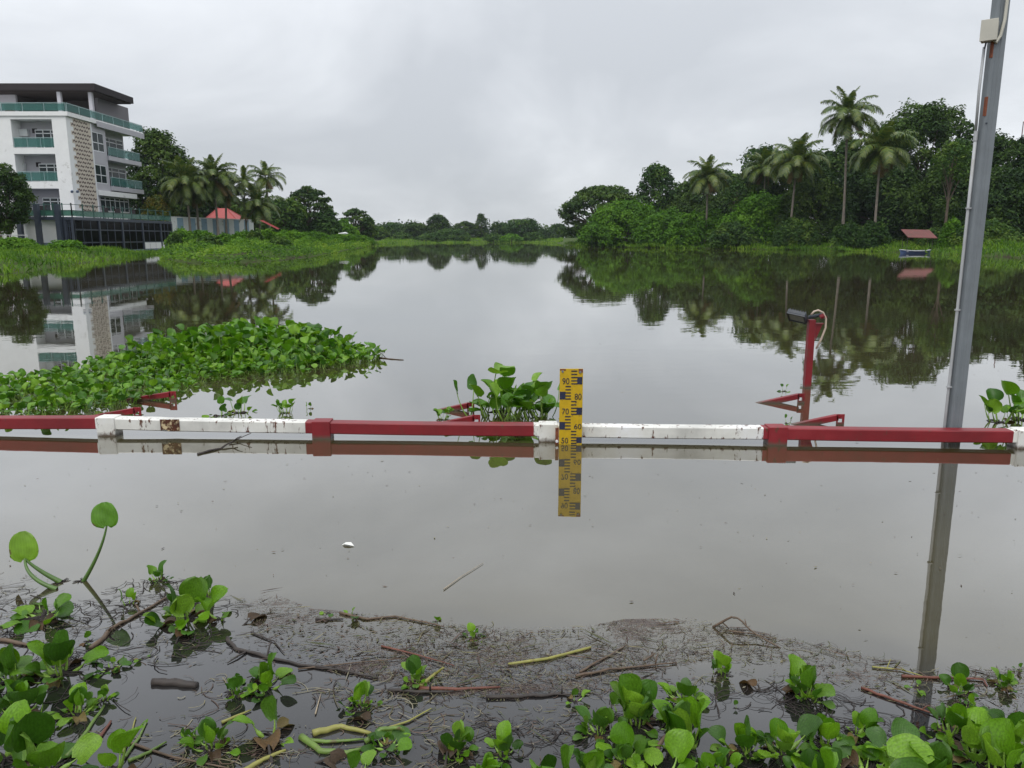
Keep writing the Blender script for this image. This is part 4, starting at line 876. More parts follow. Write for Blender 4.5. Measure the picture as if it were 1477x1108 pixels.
def numeral(txt, x0, y0, x1, y1):
    cu = bpy.data.curves.new('numeral', 'FONT'); cu.body = txt; cu.size = 1; cu.extrude = .01
    o_ = bpy.data.objects.new('numeral', cu); COL.objects.link(o_); bpy.context.view_layer.update()
    me = bpy.data.meshes.new_from_object(o_.evaluated_get(bpy.context.evaluated_depsgraph_get())); bpy.data.objects.remove(o_)
    co = np.zeros(len(me.vertices) * 3); me.vertices.foreach_get('co', co); co = co.reshape(-1, 3); lo, hi = co.min(0), co.max(0)
    q = np.empty_like(co); X0, X1, Z0, Z1 = gx(x0, y0), gx(x1, y0), gz(y1), gz(y0)
    q[:, 0] = X0 + (co[:, 0] - lo[0]) / (hi[0] - lo[0]) * (X1 - X0); q[:, 2] = Z0 + (co[:, 1] - lo[1]) / (hi[1] - lo[1]) * (Z1 - Z0); q[:, 1] = -.0022 + (co[:, 2] > 0) * .0 + (co[:, 2] < 0) * .002
    me.vertices.foreach_set('co', q.ravel()); me.materials.clear(); me.materials.append(M['marking']); me.update()
    link('numeral', me, bd)
numeral('90', 248, 200, 326, 270); numeral('80', 386, 375, 462, 445); numeral('70', 245, 545, 320, 613); numeral('60', 378, 722, 458, 783); numeral('50', 238, 882, 312, 948)
for x_, y_ in ((250, 125), (450, 132)):
    MB().tube([(gx(x_, y_), -.006, gz(y_)), (gx(x_, y_), .001, gz(y_))], [.007, .008], 10).build('bolt', M['steel_old'], bd)
for x0, x1, y0, y1 in ((219, 285, 97, 122), (430, 480, 97, 150)):
    mb = MB(); pts = [(gx(x0, y0), gz(y0)), (gx(x1, y0), gz(y0))] + [(gx(x1 + (x0 - x1) * k / 5, y1), gz(y0 + (y1 - y0) * (0.35 + .65 * abs(math.sin(k * 1.9 + x0))))) for k in range(6)]
    mb.poly([(a_, -.0008, b2) for a_, b2 in pts]); mb.build('rust_patch', M['rust_plain'], bd)
# flange and bolt that tie the gauge to the white post
fl_ = MB().box(-GW / 2 - .024, -GW / 2 - .002, .004, .012, -.05, .11).build('side_bracket', M['rust_plain'], ga)
MB().tube([(-GW / 2 - .014, -.006, .022), (-GW / 2 - .014, .004, .022)], .009, 10).build('bolt', M['frame_white'], ga)

# ---- tall steel pole with conduit and junction box
Yp = rY(1376) + .13; b0 = AY(1379, 612, Yp)
pole = thing('steel_pole', (b0.x, Yp, 0), 'tall grey steel pole with cable conduit rising out of the water at the right', 'pole')
prof = [(-.036, .008), (-.028, 0), (-.012, 0), (-.008, .005), (.012, .005), (.016, 0), (.040, 0), (.048, .008), (.048, .058), (-.036, .058)]
mb = MB(); k = len(prof)
for z_ in (-1.4, 6.5):
    for (x_, y_) in prof: mb.v.append((x_, y_, z_))
for j in range(k): mb.f.append((j, (j + 1) % k, k + (j + 1) % k, k + j)); mb.m.append(0)
mb.f += [tuple(range(k))[::-1], tuple(range(k, 2 * k))]; mb.m += [0, 0]
mb.build('shaft', M['steel_old'], pole, bevel=.003)
zc1 = AY(1405, 190, Yp).z; zc2 = AY(1418, 66, Yp).z; zb1, zb2 = AY(1420, 60, Yp).z, AY(1420, 30, Yp).z
MB().tube([(-.049, .045, -.9), (-.049, .045, .4), (-.049, .043, .9), (-.049, .045, 1.4), (-.051, .045, zc1)], .0095, 8).build('conduit', M['conduit'], pole, smooth=True)
MB().tube([(-.054, .045, zc1 - .02), (-.064, .04, (zc1 + zc2) / 2), (-.064, .035, zc2)], .0085, 8).build('conduit', M['conduit'], pole, smooth=True)
MB().tube([(-.052, .045, zc1 - .05), (-.052, .045, zc1 + .01)], .012, 8).build('coupling', M['conduit'], pole)
mb = MB(); T_ = Matrix.Translation((-.062, .0, (zb1 + zb2) / 2)) @ Matrix.Rotation(R(-36), 4, 'Z')
mb.box(-.042, .042, -.035, .04, (zb1 - zb2) / 2, (zb2 - zb1) / 2, T_); jo = mb.build('junction_box', M['box_beige'], pole, bevel=.003)
MB().box(-.045, .045, -.041, -.0355, (zb1 - zb2) / 2 - .002, (zb2 - zb1) / 2 + .002, T_).build('lid', M['box_beige'], jo, bevel=.002)
MB().tube([(-.045, -.012, zb1 + .012), (-.022, -.012, zb1 - .010), (.0, -.012, zb1 + .03), (.016, -.010, zb1 + .12), (.018, -.010, zb2 + .15), (.018, -.010, 6.4)], .0095, 8).build('conduit', M['box_beige'], pole, smooth=True)
MB().tube([(-.062, .02, zb1 + .01), (-.064, .03, zc2 - .01)], .005, 6).build('wire', M['black_metal'], pole)
for px_, py_, hh in ((1424, 68, .06), (1417, 150, .07)):
    q = AY(px_, py_, Yp); MB().box(-.037, -.027, -.0015, .02, q.z - hh, q.z + hh * .6).build('rust_patch', M['rust_plain'], pole)
z_ = AY(1420, 178, Yp).z; MB().tube([(-.02, -.003, z_), (-.02, .002, z_)], .006, 8).build('bolt_hole', M['black_metal'], pole)
for py_ in (448, 300, 560):
    z_ = AY(1385, py_, Yp).z; MB().box(-.064, -.034, .03, .05, z_ - .005, z_ + .005).build('clip', M['conduit'], pole)

# ---- floodlight on its red post
Yf = 6.86; pf = AY(1165, 540, Yf)
fp = thing('floodlight_post', (pf.x, Yf, 0), 'slim red square post carrying a black floodlight, standing in the flood water', 'light post')
o = MB().box(-.029, .029, -.029, .029, -1.5, AY(1165, 461, Yf).z).build('post', M['red_paint'], fp, bevel=.003)
zt2 = AY(1165, 461, Yf).z
mb = MB(); v6 = [(.032, -.004, zt2 - .04), (.10, -.004, zt2 - .04), (.045, -.004, zt2 - .19)]
mb.v = v6 + [(a_, .004, c_) for a_, _, c_ in v6]; mb.f = [(0, 1, 2), (5, 4, 3), (0, 3, 4, 1), (1, 4, 5, 2), (2, 5, 3, 0)]; mb.m = [0] * 5
mb.build('gusset', M['red_paint'], fp)
MB().box(.032, .104, -.02, .02, zt2 - .04, zt2 - .032).build('gusset_flange', M['red_paint'], fp)
MB().tube([(-.03, 0, zt2 + .02), (.10, 0, zt2 + .045)], .016, 8).build('cross_arm', M['black_metal'], fp)
MB().tube([(.065, -.02, zt2 + .02), (.085, -.02, zt2 + .035), (.125, -.02, zt2 + .02)], [.018, .028, .006], 9).build('clamp', M['red_paint'], fp)
MB().tube([(-.02, -.03, zt2 + .045), (.005, -.03, zt2 + .075), (.04, -.03, zt2 + .085), (.085, -.03, zt2 + .065), (.115, -.03, zt2 + .01), (.118, -.03, zt2 - .07), (.085, -.035, zt2 - .17), (.045, -.035, zt2 - .26)], .009, 7).build('cable', M['cable'], fp, smooth=True)
A_ = Vector((.97, -.7, -.2)).normalized(); B_ = Vector((.6, 1.0, -.75)); B_ = (B_ - A_ * B_.dot(A_)).normalized(); C_ = A_.cross(B_)
if C_.z > 0: C_ = -C_
lc = AY(1148, 457, Yf) - pf; lc.z = AY(1148, 457, Yf).z
T_ = Matrix(((A_.x, B_.x, C_.x, lc.x + .012), (A_.y, B_.y, C_.y, 0), (A_.z, B_.z, C_.z, lc.z), (0, 0, 0, 1))) @ Matrix.Scale(.82, 4)
hd_ = MB().box(-.098, .098, -.09, .09, -.03, .012, T_).build('lamp_housing', M['black_metal'], fp, bevel=.004)
for s_, e_ in (((-.098, .098), (-.09, -.074)), ((-.098, .098), (.074, .09)), ((-.098, -.082), (-.074, .074)), ((.082, .098), (-.074, .074))):
    MB().box(s_[0], s_[1], e_[0], e_[1], .012, .026, T_).build('bezel', M['black_metal'], hd_)
MB().box(-.081, .081, -.073, .073, .0125, .017, T_).build('lens', M['lens'], hd_)
for i in range(7): MB().box(-.084 + i * .028 - .003, -.084 + i * .028 + .003, -.08, .08, -.048, -.03, T_).build('cooling_fin', M['black_metal'], hd_)

# ---- red steel brackets whose tops break the surface
def bracket(x_tip, x_pl, y_top, y_w, label, slim=1.0):
    Yw = G(x_pl, y_w).y; a = AY(x_tip, y_w, Yw); b2 = AY(x_pl, y_top, Yw)
    t_ = thing('steel_bracket', (a.x, Yw, 0), label, 'bracket', 'red steel brackets breaking the surface')
    Lx, hz_ = b2.x - a.x, b2.z
    arm = MB().beam((-.12, 0, -.12 * hz_ / Lx - .01), (Lx, 0, hz_ - .020), .04, .042).build('arm', M['red_paint'], t_, bevel=.002)
    MB().box(Lx * .45, Lx, -.022, -.018, hz_ * .45 - .045, hz_ * .45 - .042).build('web', M['red_paint'], t_)
    pl = MB(); pl.box(Lx - .012, Lx + .045, -.02, -.012, hz_ - .028, hz_ + .006); pl.box(Lx - .012, Lx - .002, -.02, -.012, -.3, hz_ - .028); pl.box(Lx + .030, Lx + .045, -.02, -.012, -.3, hz_ - .028)
    pl.box(Lx - .002, Lx + .030, -.02, -.012, -.02, max(hz_ - .055, .004))
    pl.build('end_plate', M['red_paint'], t_); MB().tube([(Lx + .012, -.026, hz_ - .012), (Lx + .012, -.016, hz_ - .012)], .009, 8).build('bolt', M['red_paint'], t_)
bracket(1097, 1152, 568, 581, 'red bracket left of the floodlight post')
bracket(1148, 1208, 598, 612, 'red bracket right behind the red rail, right of the floodlight post')
bracket(176, 247, 565, 577.5, 'red bracket at the edge of the floating plant mat')
bracket(126, 196, 588, 602, 'red bracket between the plant mat and the white post')
bracket(632, 676, 581, 592, 'red bracket mostly hidden behind the leaf clump left of the gauge')
bracket(630, 684, 599, 612, 'red bracket just above the red rail left of the gauge')

# ------------------------------------------------------------------ water hyacinths
def blade_arrays(T, D, Nn, s, wid=1.0, cup=0.5, bend=0.25, wave=0.05, nu=9, nv=9, g=random):
    T, D, Nn = np.array(T, float), np.array(D, float), np.array(Nn, float); D /= np.linalg.norm(D); Nn = Nn - D * (Nn @ D); Nn /= np.linalg.norm(Nn); S_ = np.cross(D, Nn)
    ph = g.uniform(0, 6.28); g_e = g.uniform(-1.2, .6); skew = g.uniform(-.12, .12); V, A = [], []; rnd = g.random()
    for i in range(nv):
        v = i / (nv - 1); w_ = 0.50 * wid * max(0.0, 1 - abs(2 * (v * .985 + .008) ** 0.86 - 1) ** 2.3) ** 0.5
        for j in range(nu):
            u = -1 + 2 * j / (nu - 1); x = u * w_
            back = -0.13 * abs(u) ** 1.5 * (1 - v) ** 2
            n_ = cup * x * x * 1.5 - bend * v * v * .7 + g_e * max(0, abs(u) - .7) ** 2 * 1.6 + wave * u * u * math.sin(v * 7 + ph + (2 if u > 0 else 0)) + .015 * math.sin(u * 5 + v * 9 + ph)
            V.append(T + s * (D * (v + back) + S_ * (x + skew * v * v) + Nn * n_)); A.append((u, v, rnd))
    Q = [(i * nu + j, i * nu + j + 1, (i + 1) * nu + j + 1, (i + 1) * nu + j) for i in range(nv - 1) for j in range(nu - 1)]
    return np.array(V), np.array(Q), np.array(A)
def petiole_arrays(pts, rad, n=7):
    m = MB().tube(pts, rad, n, cap=False); return np.array(m.v), np.array(m.f), None
def curve3(a, b_, c_, n=8):
    a, b_, c_ = Vector(a), Vector(b_), Vector(c_); return [a * (1 - t_) ** 2 + b_ * 2 * t_ * (1 - t_) + c_ * t_ * t_ for t_ in (i / (n - 1) for i in range(n))]
def leaf_variant(reach, hgt, el, lean_in, wid, cup, bulb, g, lowres=False, bend=.25):
    """unit leaf length; petiole from the origin, blade at its end, growing towards +X"""
    tip = (reach, g.uniform(-.1, .1), hgt)
    pts = curve3((0.02, 0, -.12), (reach * .75, g.uniform(-.1, .1), hgt * .25), tip, 8 if not lowres else 4)
    k = len(pts); rd = [(.035 + bulb * math.sin(math.pi * min(1, (i / (k - 1)) * 1.25 + .05)) ** 2 if i / (k - 1) < .78 else .03) for i in range(k)]
    D = (math.cos(el), g.uniform(-.25, .25), math.sin(el)); Nn = (-math.sin(el) + lean_in, g.uniform(-.35, .35), math.cos(el))
    r = 5 if lowres else 9
    return blade_arrays(tip, D, Nn, 1.0, wid, cup, wave=.07, nu=r, nv=r, bend=bend, g=g), petiole_arrays(pts, rd, 7 if not lowres else 4)
gv = random.Random(11)
VAR = {}
def make_set(key, n, fr, fh, fe, bulb, wid=(.95, 1.2), cup=(.3, .9), low=False, lm='leaf_hy'):
    VAR[key] = []
    for i in range(n):
        b_, p_ = leaf_variant(gv.uniform(*fr), gv.uniform(*fh), R(gv.uniform(*fe)), 0, gv.uniform(*wid), gv.uniform(*cup), gv.uniform(*bulb), gv, low, gv.uniform(-.1, .5))
        bm_ = qmesh('leaf', b_[0], b_[1], M[lm], b_[2], True); pm_ = qmesh('petiole', p_[0], p_[1], M['petiole'], None, True)
        VAR[key].append((bm_, pm_, b_, p_))
make_set('in', 8, (.15, .45), (.55, 1.0), (62, 92), (.02, .08))
make_set('out', 8, (.6, 1.0), (.25, .65), (15, 60), (.03, .10), cup=(.2, .8))
make_set('flat', 6, (.6, 1.1), (.08, .25), (-5, 25), (.02, .09), cup=(.1, .5))
make_set('tall', 10, (.3, 1.0), (1.6, 2.6), (10, 90), (.0, .03), wid=(.95, 1.2), lm='leaf_hy_far')
make_set('mid', 10, (.3, .9), (.8, 1.7), (20, 90), (.01, .05), lm='leaf_hy_far')
make_set('lowtall', 10, (.3, 1.0), (1.5, 2.5), (10, 90), (.0, .03), low=True, lm='leaf_hy_far')
make_set('wide', 10, (.2, .8), (.3, 1.0), (5, 80), (.01, .05), lm='leaf_hy_far')
make_set('lowwide', 10, (.2, .8), (.3, 1.0), (5, 80), (.01, .05), low=True, lm='leaf_hy_far')
make_set('lowmid', 10, (.3, .9), (.4, 1.4), (10, 90), (.0, .04), low=True, lm='leaf_hy_far')
DEAD = []
for i in range(5):
    b_, p_ = leaf_variant(gv.uniform(.5, .9), gv.uniform(.02, .3), R(gv.uniform(-35, 10)), 0, gv.uniform(.5, .9), gv.uniform(1.0, 2.2), .01, gv, False, 1.0)
    DEAD.append((qmesh('leaf', b_[0], b_[1], M['leaf_dead'], b_[2], True), qmesh('petiole', p_[0], p_[1], M['stick_dark'], None, True)))
rootmeshes = []
for i in range(4):
    mb = MB(); g_ = random.Random(i)
    for k in range(16):
        a = g_.uniform(0, 6.28); r_ = g_.uniform(.1, .75)
        mb.tube(curve3((0, 0, .0), (r_ * .6 * math.cos(a), r_ * .6 * math.sin(a), g_.uniform(.02, .16)), (r_ * math.cos(a + .4), r_ * math.sin(a + .4), -.03), 5), [.04, .03, .025, .02, .012], 4)
    rootmeshes.append(mb.mesh('root_tuft', M['root'], True))
gH = 'water hyacinth plants stranded in the shallows'
def add_leaf(par, var, az, s, tilt=0.0, loc=(0, 0, 0)):
    o = link('leaf', var[0], par, loc, (gv.uniform(-.15, .15), tilt, az), s); link('petiole', var[1], o); return o
def hyacinth(px, py, size, n, label, group=gH, kinds=('in', 'out'), spread=1.0, dead=0, roots=True):
    p = G(px, py); t_ = thing('water_hyacinth', p, label, 'water plant', group, gv.uniform(0, 6.28))
    for i in range(n):
        q = i / max(1, n - 1) if n > 1 else 0
        kd = kinds[0] if q < .4 else kinds[-1]
        if kd == 'out' and gv.random() < .25: kd = 'flat'
        az = i * 2.399 + gv.uniform(-.3, .3); off = size * .25 * spread * math.sqrt(q) * 1.2
        s = size * gv.uniform(.6, 1.12) * (1.0 if q < .5 else gv.uniform(.5, .9))
        add_leaf(t_, gv.choice(VAR[kd]), az, s, gv.uniform(-.1, .2) * (0.5 + q), (off * math.cos(az), off * math.sin(az), 0))
    if group == gH and n > 3:
        for i in range(6):
            az = gv.uniform(0, 6.28); rr_ = size * gv.uniform(.2, .9)
            add_leaf(t_, gv.choice(VAR[gv.choice(('out', 'flat', 'in'))]), az, size * gv.uniform(.3, .62), gv.uniform(-.1, .3), (rr_ * math.cos(az), rr_ * math.sin(az), 0))
    for i in range(dead + (1 if group == gH and n > 3 else 0)):
        o = add_leaf(t_, gv.choice(DEAD), gv.uniform(0, 6.28), size * gv.uniform(.5, .9)); o['label'] = 'withered brown leaf'
    if roots: link('root_tuft', gv.choice(rootmeshes), t_, (0, 0, 0), (0, 0, 0), size * min(1.4, .8 + n * .08))
    return t_
fg = [  # px, py, leaf size, leaves, label, kinds, dead
 (58, 893, .13, 4, 'plant of broad dark drooping leaves on the water just below the two tall lone stalks', ('flat', 'out'), 1),
 (88, 972, .095, 8, 'bright bushy plant below the broad drooping leaves at the left edge', ('in', 'out'), 1),
 (18, 985, .085, 6, 'plant cut by the left edge, level with the bright bushy one', ('in', 'out'), 1),
 (30, 1030, .085, 8, 'dense plant at the left edge under the brown twig', ('in', 'out'), 2),
 (112, 1030, .06, 7, 'small-leaved plant right of the dense left-edge plant, trailing black roots', ('in', 'out'), 1),
 (150, 1010, .035, 4, 'little sprout standing right of the black trailing roots', ('in', 'out'), 0),
 (62, 1120, .125, 5, 'large coarse leaves with thick stalks in the bottom left corner', ('in', 'out'), 1),
 (8, 1095, .10, 5, 'leaves cut by the bottom left corner of the view', ('in', 'out'), 0),
 (160, 965, .045, 4, 'small floating rosette left of the leaning brown twig', ('flat', 'out'), 1),
 (168, 1108, .10, 3, 'upright narrow leaf at the bottom edge beside rotting stalks', ('in',), 1),
 (228, 838, .050, 4, 'small plant with one round leaf, farthest of the left cluster', ('in', 'out'), 3),
 (268, 895, .115, 6, 'large pale-green plant in the middle of the left cluster with swollen stalks', ('in', 'out'), 2),
 (186, 872, .065, 3, 'fan-shaped bright leaf at the left side of the left cluster', ('in', 'in'), 1),
 (318, 893, .070, 3, 'pointed leaf reaching right from the left cluster', ('out', 'out'), 1),
 (300, 860, .085, 2, 'pair of tall curled leaves at the back right of the left cluster', ('in', 'in'), 1),
 (128, 925, .045, 2, 'tiny dark sprout between the bushy plant and the brown twig', ('in', 'out'), 1),
 (340, 1000, .055, 7, 'small round-leaved plant below the short black log', ('in', 'out'), 0),
 (305, 1080, .060, 6, 'low round-leaved plant near the bottom, left of the heart-shaped leaf', ('in', 'out'), 1),
 (272, 1068, .030, 4, 'tiny pale seedling left of the low round-leaved plant', ('in', 'flat'), 0),
 (384, 992, .075, 5, 'plant with stacked leaves beside the forked dark branch', ('in', 'out'), 1),
 (392, 1062, .090, 3, 'heart-shaped leaf plant in front of the stacked-leaf plant', ('in', 'out'), 1),
 (506, 888, .045, 3, 'tiny two-leaf sprout alone at the far edge of the litter', ('in', 'out'), 1),
 (472, 885, .028, 2, 'minute sprout left of the tiny two-leaf sprout', ('flat', 'flat'), 0),
 (630, 897, .030, 3, 'minute sprout at the end of the bent brown reed', ('in', 'out'), 1),
 (683, 921, .050, 4, 'small sprout with flat pale leaves amid the litter', ('in', 'flat'), 1),
 (520, 1018, .055, 5, 'small plant with two spread leaves in front of the long branch', ('in', 'out'), 1),
 (600, 985, .050, 6, 'plant tangled on the reddish broken cane', ('in', 'out'), 2),
 (560, 1080, .055, 4, 'small heart-leaved plant among the fat rotting stems', ('out', 'out'), 1),
 (660, 1085, .070, 8, 'left one of the two bright plants at the lower centre', ('in', 'out'), 1),
 (727, 1090, .070, 9, 'right one of the two bright plants at the lower centre', ('in', 'out'), 0),
 (700, 1125, .070, 5, 'plant cut by the bottom edge below the two bright centre plants', ('in', 'out'), 0),
 (800, 1150, .140, 3, 'very large light-green ribbed leaf at the bottom edge in the centre', ('in', 'in'), 0),
 (518, 1128, .080, 3, 'spotted brown-edged leaf at the bottom edge under the fat stems', ('in', 'out'), 1),
 (828, 1012, .045, 3, 'two-leaf sprout at the tip of the knobbly dark branch', ('in', 'out'), 1),
 (866, 1060, .075, 6, 'oval-leaved plant left of the tall ribbed leaves', ('in', 'out'), 2),
 (918, 1042, .120, 6, 'plant of tall ribbed bright leaves in the lower centre right', ('in', 'in'), 1),
 (905, 1100, .090, 6, 'darker round-leaved plant in front of the tall ribbed leaves', ('in', 'out'), 1),
 (985, 1075, .125, 5, 'plant with one broad upright leaf before a darker square one', ('in', 'in'), 1),
 (985, 1010, .075, 6, 'plant with ragged pale leaves behind the broad upright leaf', ('in', 'out'), 0),
 (950, 1130, .110, 5, 'broad leaves at the bottom edge between the ribbed and the broad upright leaf', ('out', 'out'), 0),
 (1042, 972, .065, 5, 'lone small plant like a shuttlecock right of the ragged pale leaves', ('in', 'in'), 1),
 (1062, 1022, .032, 1, 'single cup-like leaf on a thin stalk in open dark water', ('in',), 0),
 (1075, 1085, .090, 8, 'plant with rolled rounded leaves left of the bright disc leaf', ('in', 'out'), 0),
 (1128, 1085, .095, 7, 'plant with a bright disc leaf and a crumpled one under it', ('in', 'out'), 1),
 (1162, 1003, .095, 11, 'big well-formed rosette with exposed dark roots at the right', ('in', 'out'), 2),
 (1192, 1075, .085, 6, 'plant with a crinkled yellow-green leaf below the big rosette', ('in', 'out'), 1),
 (1238, 1060, .075, 5, 'plant with two folded leaves right of the crinkled one', ('in', 'out'), 1),
 (1248, 1120, .130, 5, 'big torn grey-green leaves at the bottom edge on the right', ('out', 'out'), 1),
 (1300, 1100, .110, 6, 'yellowing limp plant right of the big torn leaves', ('out', 'out'), 2),
 (1178, 1135, .110, 5, 'half-round leaves on the bottom edge below the crinkled leaf', ('in', 'out'), 0),
 (1372, 1060, .115, 6, 'plant with a large dark leaf under the reflection of the steel pole', ('in', 'out'), 1),
 (1405, 1095, .105, 7, 'bright plant in front of the large dark leaf at the right', ('in', 'out'), 1),
 (1462, 1078, .100, 6, 'plant cut by the right edge beside a pale bent stalk', ('in', 'out'), 1),
 (1322, 992, .040, 3, 'small pale leaf floating where the pole reflection ends', ('flat', 'out'), 1),
 (1385, 1000, .070, 5, 'pale plant just right of the end of the pole reflection', ('in', 'out'), 1),
 (1447, 990, .055, 6, 'dark-rooted little plant near the right edge', ('in', 'out'), 2),
 (1470, 968, .035, 3, 'pair of thin-stalked leaflets at the right edge above the dark-rooted plant', ('in', 'out'), 0),
 (1400, 1028, .045, 4, 'tiny seedling between the pale plant and the large dark leaf', ('in', 'flat'), 0),
 (1440, 1130, .120, 5, 'leaves cut by the bottom right corner', ('in', 'out'), 0),
 (1345, 1130, .110, 5, 'leaves on the bottom edge left of the bottom right corner', ('in', 'out'), 0),
 (1030, 1120, .085, 5, 'leaves on the bottom edge below the rolled-leaf plant', ('in', 'out'), 0),
 (850, 1125, .085, 5, 'round leaves on the bottom edge right of the very large ribbed leaf', ('in', 'out'), 0),
 (205, 950, .030, 2, 'half-sunken small leaf right of the floating rosette', ('flat', 'flat'), 1),
]
for (px, py, s, n, lab, kd, dead) in fg: hyacinth(px, py, s * ((.76 if px < 620 else .60) if s < .12 else .66), n if n < 4 else n + 4, lab, kinds=kd, dead=dead)

# the two tall lone stalks, laid out point by point
def custom_leaf(par, base, tip, bend_pt, D, Nn, s, wid=1.0, cup=.5, r0=.006, bend=.3):
    o0 = Vector(par.location); loc = lambda p: Vector(p) - o0
    pts = curve3(loc(base), loc(bend_pt), loc(tip), 12)
    b_ = blade_arrays(tuple(loc(tip)), D, Nn, s, wid, cup, bend, .05, 13, 13, gv)
    o = link('leaf', qmesh('leaf', b_[0], b_[1], M['leaf_hy_far'], b_[2], True), par)
    p_ = petiole_arrays(pts, [r0 * 1.5 - r0 * .9 * i / 11 for i in range(12)], 8); link('petiole', qmesh('petiole', p_[0], p_[1], M['petiole_deep'], None, True), o); return o
b0 = G(116, 838); t_ = thing('water_hyacinth', b0, 'one round leaf high on a long leaning stalk, tallest of the stranded plants', 'water plant', gH)
tp = AY(154, 758, b0.y + .02); custom_leaf(t_, b0 + Vector((0, 0, -.02)), tp, AY(148, 795, b0.y), (-.12, .25, 1), (-.1, -1, .4), .092, 1.22, .4, .006, .1)
link('root_tuft', rootmeshes[0], t_, (0, 0, 0), (0, 0, 0), .05)
b0 = G(88, 840); t_ = thing('water_hyacinth', b0, 'folded leaf at the left edge on a pair of arching stalks', 'water plant', gH)
tp = AY(36, 806, b0.y); custom_leaf(t_, b0, tp, AY(52, 822, b0.y), (.05, .1, 1), (.45, -1, .3), .105, .95, .5, .007, .3)
p2_ = G(82, 850); pa = petiole_arrays(curve3(p2_ - b0, AY(35, 835, p2_.y) - b0, tp - b0, 12), [.009 - .0004 * i for i in range(12)], 8); link('stalk', qmesh('stalk', pa[0], pa[1], M['petiole_deep'], None, True), t_)
o = add_leaf(t_, DEAD[1], 2.5, .04); o.location = tp - b0 + Vector((-.03, 0, 0)); o['label'] = 'withered brown leaf'
link('root_tuft', rootmeshes[1], t_, (0, 0, 0), (0, 0, 0), .06)

# ---- floating mats and clumps behind the rail
def mat_plants(name, poly_px, dens, hfun, sfun, label, cat, group=None, nobj=300, keys=('tall', 'mid'), deadn=0):
    pl = np.array([tuple(G(*p).xy) for p in poly_px]); lo, hi = pl.min(0), pl.max(0); n = int(dens * np.prod(hi - lo))
    g = np.random.default_rng(5); P = g.uniform(lo, hi, size=(n, 2)); ins = np.zeros(n, bool)
    for i in range(len(pl)):
        a, b_ = pl[i], pl[(i + 1) % len(pl)]; den = (b_[1] - a[1]) or 1e-9
        ins ^= ((a[1] > P[:, 1]) != (b_[1] > P[:, 1])) & (P[:, 0] < (b_[0] - a[0]) * (P[:, 1] - a[1]) / den + a[0])
    P = P[ins]; c = P.mean(0); t_ = thing(name, (c[0], c[1], 0), label, cat, group)
    items = []
    for p in P:
        tall = hfun(p); u_ = gv.random(); key = 'tall' if u_ < tall * .45 else 'mid' if u_ < .35 + tall * .4 else 'wide'; items.append((p - c, key, sfun(p) * gv.uniform(.65, 1.15), gv.uniform(0, 6.28), gv.uniform(-.10, .12)))
    items.sort(key=lambda q: (q[0][1]))                           # nearest first
    step = [it for it in items]
    front = set(range(min(nobj, len(items))))
    VB, QB, AB, VP, QP = [], [], [], [], []; ob = op = 0
    for i, (p, key, s, az, tl_) in enumerate(step):
        if i in front:
            vv = gv.choice(VAR[key]); add_leaf(t_, vv, az, s, tl_, (p[0], p[1], 0))
        else:
            vv = gv.choice(VAR['low' + key]); Mx = np.array((Matrix.Translation((p[0], p[1], 0)) @ Matrix.Rotation(az, 4, 'Z') @ Matrix.Rotation(tl_, 4, 'Y') @ Matrix.Scale(s, 4)))
            b_, q_ = vv[2], vv[3]
            A_n = b_[2].copy(); A_n[:, 2] = gv.random()
            VB.append(b_[0] @ Mx[:3, :3].T + Mx[:3, 3]); QB.append(b_[1] + ob); AB.append(A_n); ob += len(b_[0])
            VP.append(q_[0] @ Mx[:3, :3].T + Mx[:3, 3]); QP.append(q_[1] + op); op += len(q_[0])
    if VB:
        o = link('foliage', qmesh('foliage', np.concatenate(VB), np.concatenate(QB), M['leaf_hy_far'], np.concatenate(AB), True), t_); o['kind'] = 'stuff'
        o = link('stalks', qmesh('stalks', np.concatenate(VP), np.concatenate(QP), M['petiole'], None, True), t_); o['kind'] = 'stuff'
    return t_
mpoly = [(-60, 606), (0, 605), (60, 603), (120, 596), (180, 586), (240, 574), (300, 552), (350, 545), (430, 540), (490, 530), (545, 521), (552, 514), (500, 504), (430, 497), (350, 493), (290, 497), (240, 508), (170, 523), (90, 538), (0, 553), (-60, 562)]
cA = G(370, 508)
def htall(p):
    d = math.hypot((p[0] - cA.x) / 1.6, (p[1] - cA.y) / 1.5); return max(.04, min(.95, 1.25 - d * .95))
def sz(p): return .055 + .055 * htall(p)
mat_plants('floating_plant_mat', mpoly, 330, htall, sz, 'large floating mat of water hyacinth reaching in from the left edge behind the rail', 'plant mat', None)
mat_plants('water_hyacinth_clump', [(672, 604), (690, 596), (740, 590), (800, 592), (806, 604), (760, 607), (700, 607)], 300, lambda p: .55 if p[0] < -.15 else .35, lambda p: .115, 'tall leafy clump behind the rail directly left of the yellow gauge', 'water plant', 'hyacinth clumps behind the rail')
def clump(px, py, s, n, lab, kd=('mid', 'mid'), dead=0, spread=1.8): hyacinth(px, py, s, n, lab, 'hyacinth clumps behind the rail', kd, spread, dead)
clump(722, 594, .15, 3, 'few extra large leaves sticking out on top of the clump left of the gauge', ('tall', 'tall'))
clump(640, 606, .055, 10, 'small clump left of the large one near the gauge', ('mid', 'mid'), 1)
clump(345, 596, .075, 9, 'thin clump in front of the floating mat, its left one', ('mid', 'out'), 2, 3)
clump(318, 600, .06, 6, 'sparse leaves at the left foot of the thin clump', ('mid', 'out'), 1, 3)
clump(412, 596, .055, 14, 'narrow-leaved clump right of the thin clump in front of the mat', ('mid', 'mid'), 2, 2.5)
clump(447, 590, .035, 2, 'dark withered sprout right of the narrow-leaved clump', ('in',), 3)
clump(1132, 565, .035, 6, 'spidery sprout above the red bracket left of the floodlight post', ('mid', 'flat'), 2, 2)
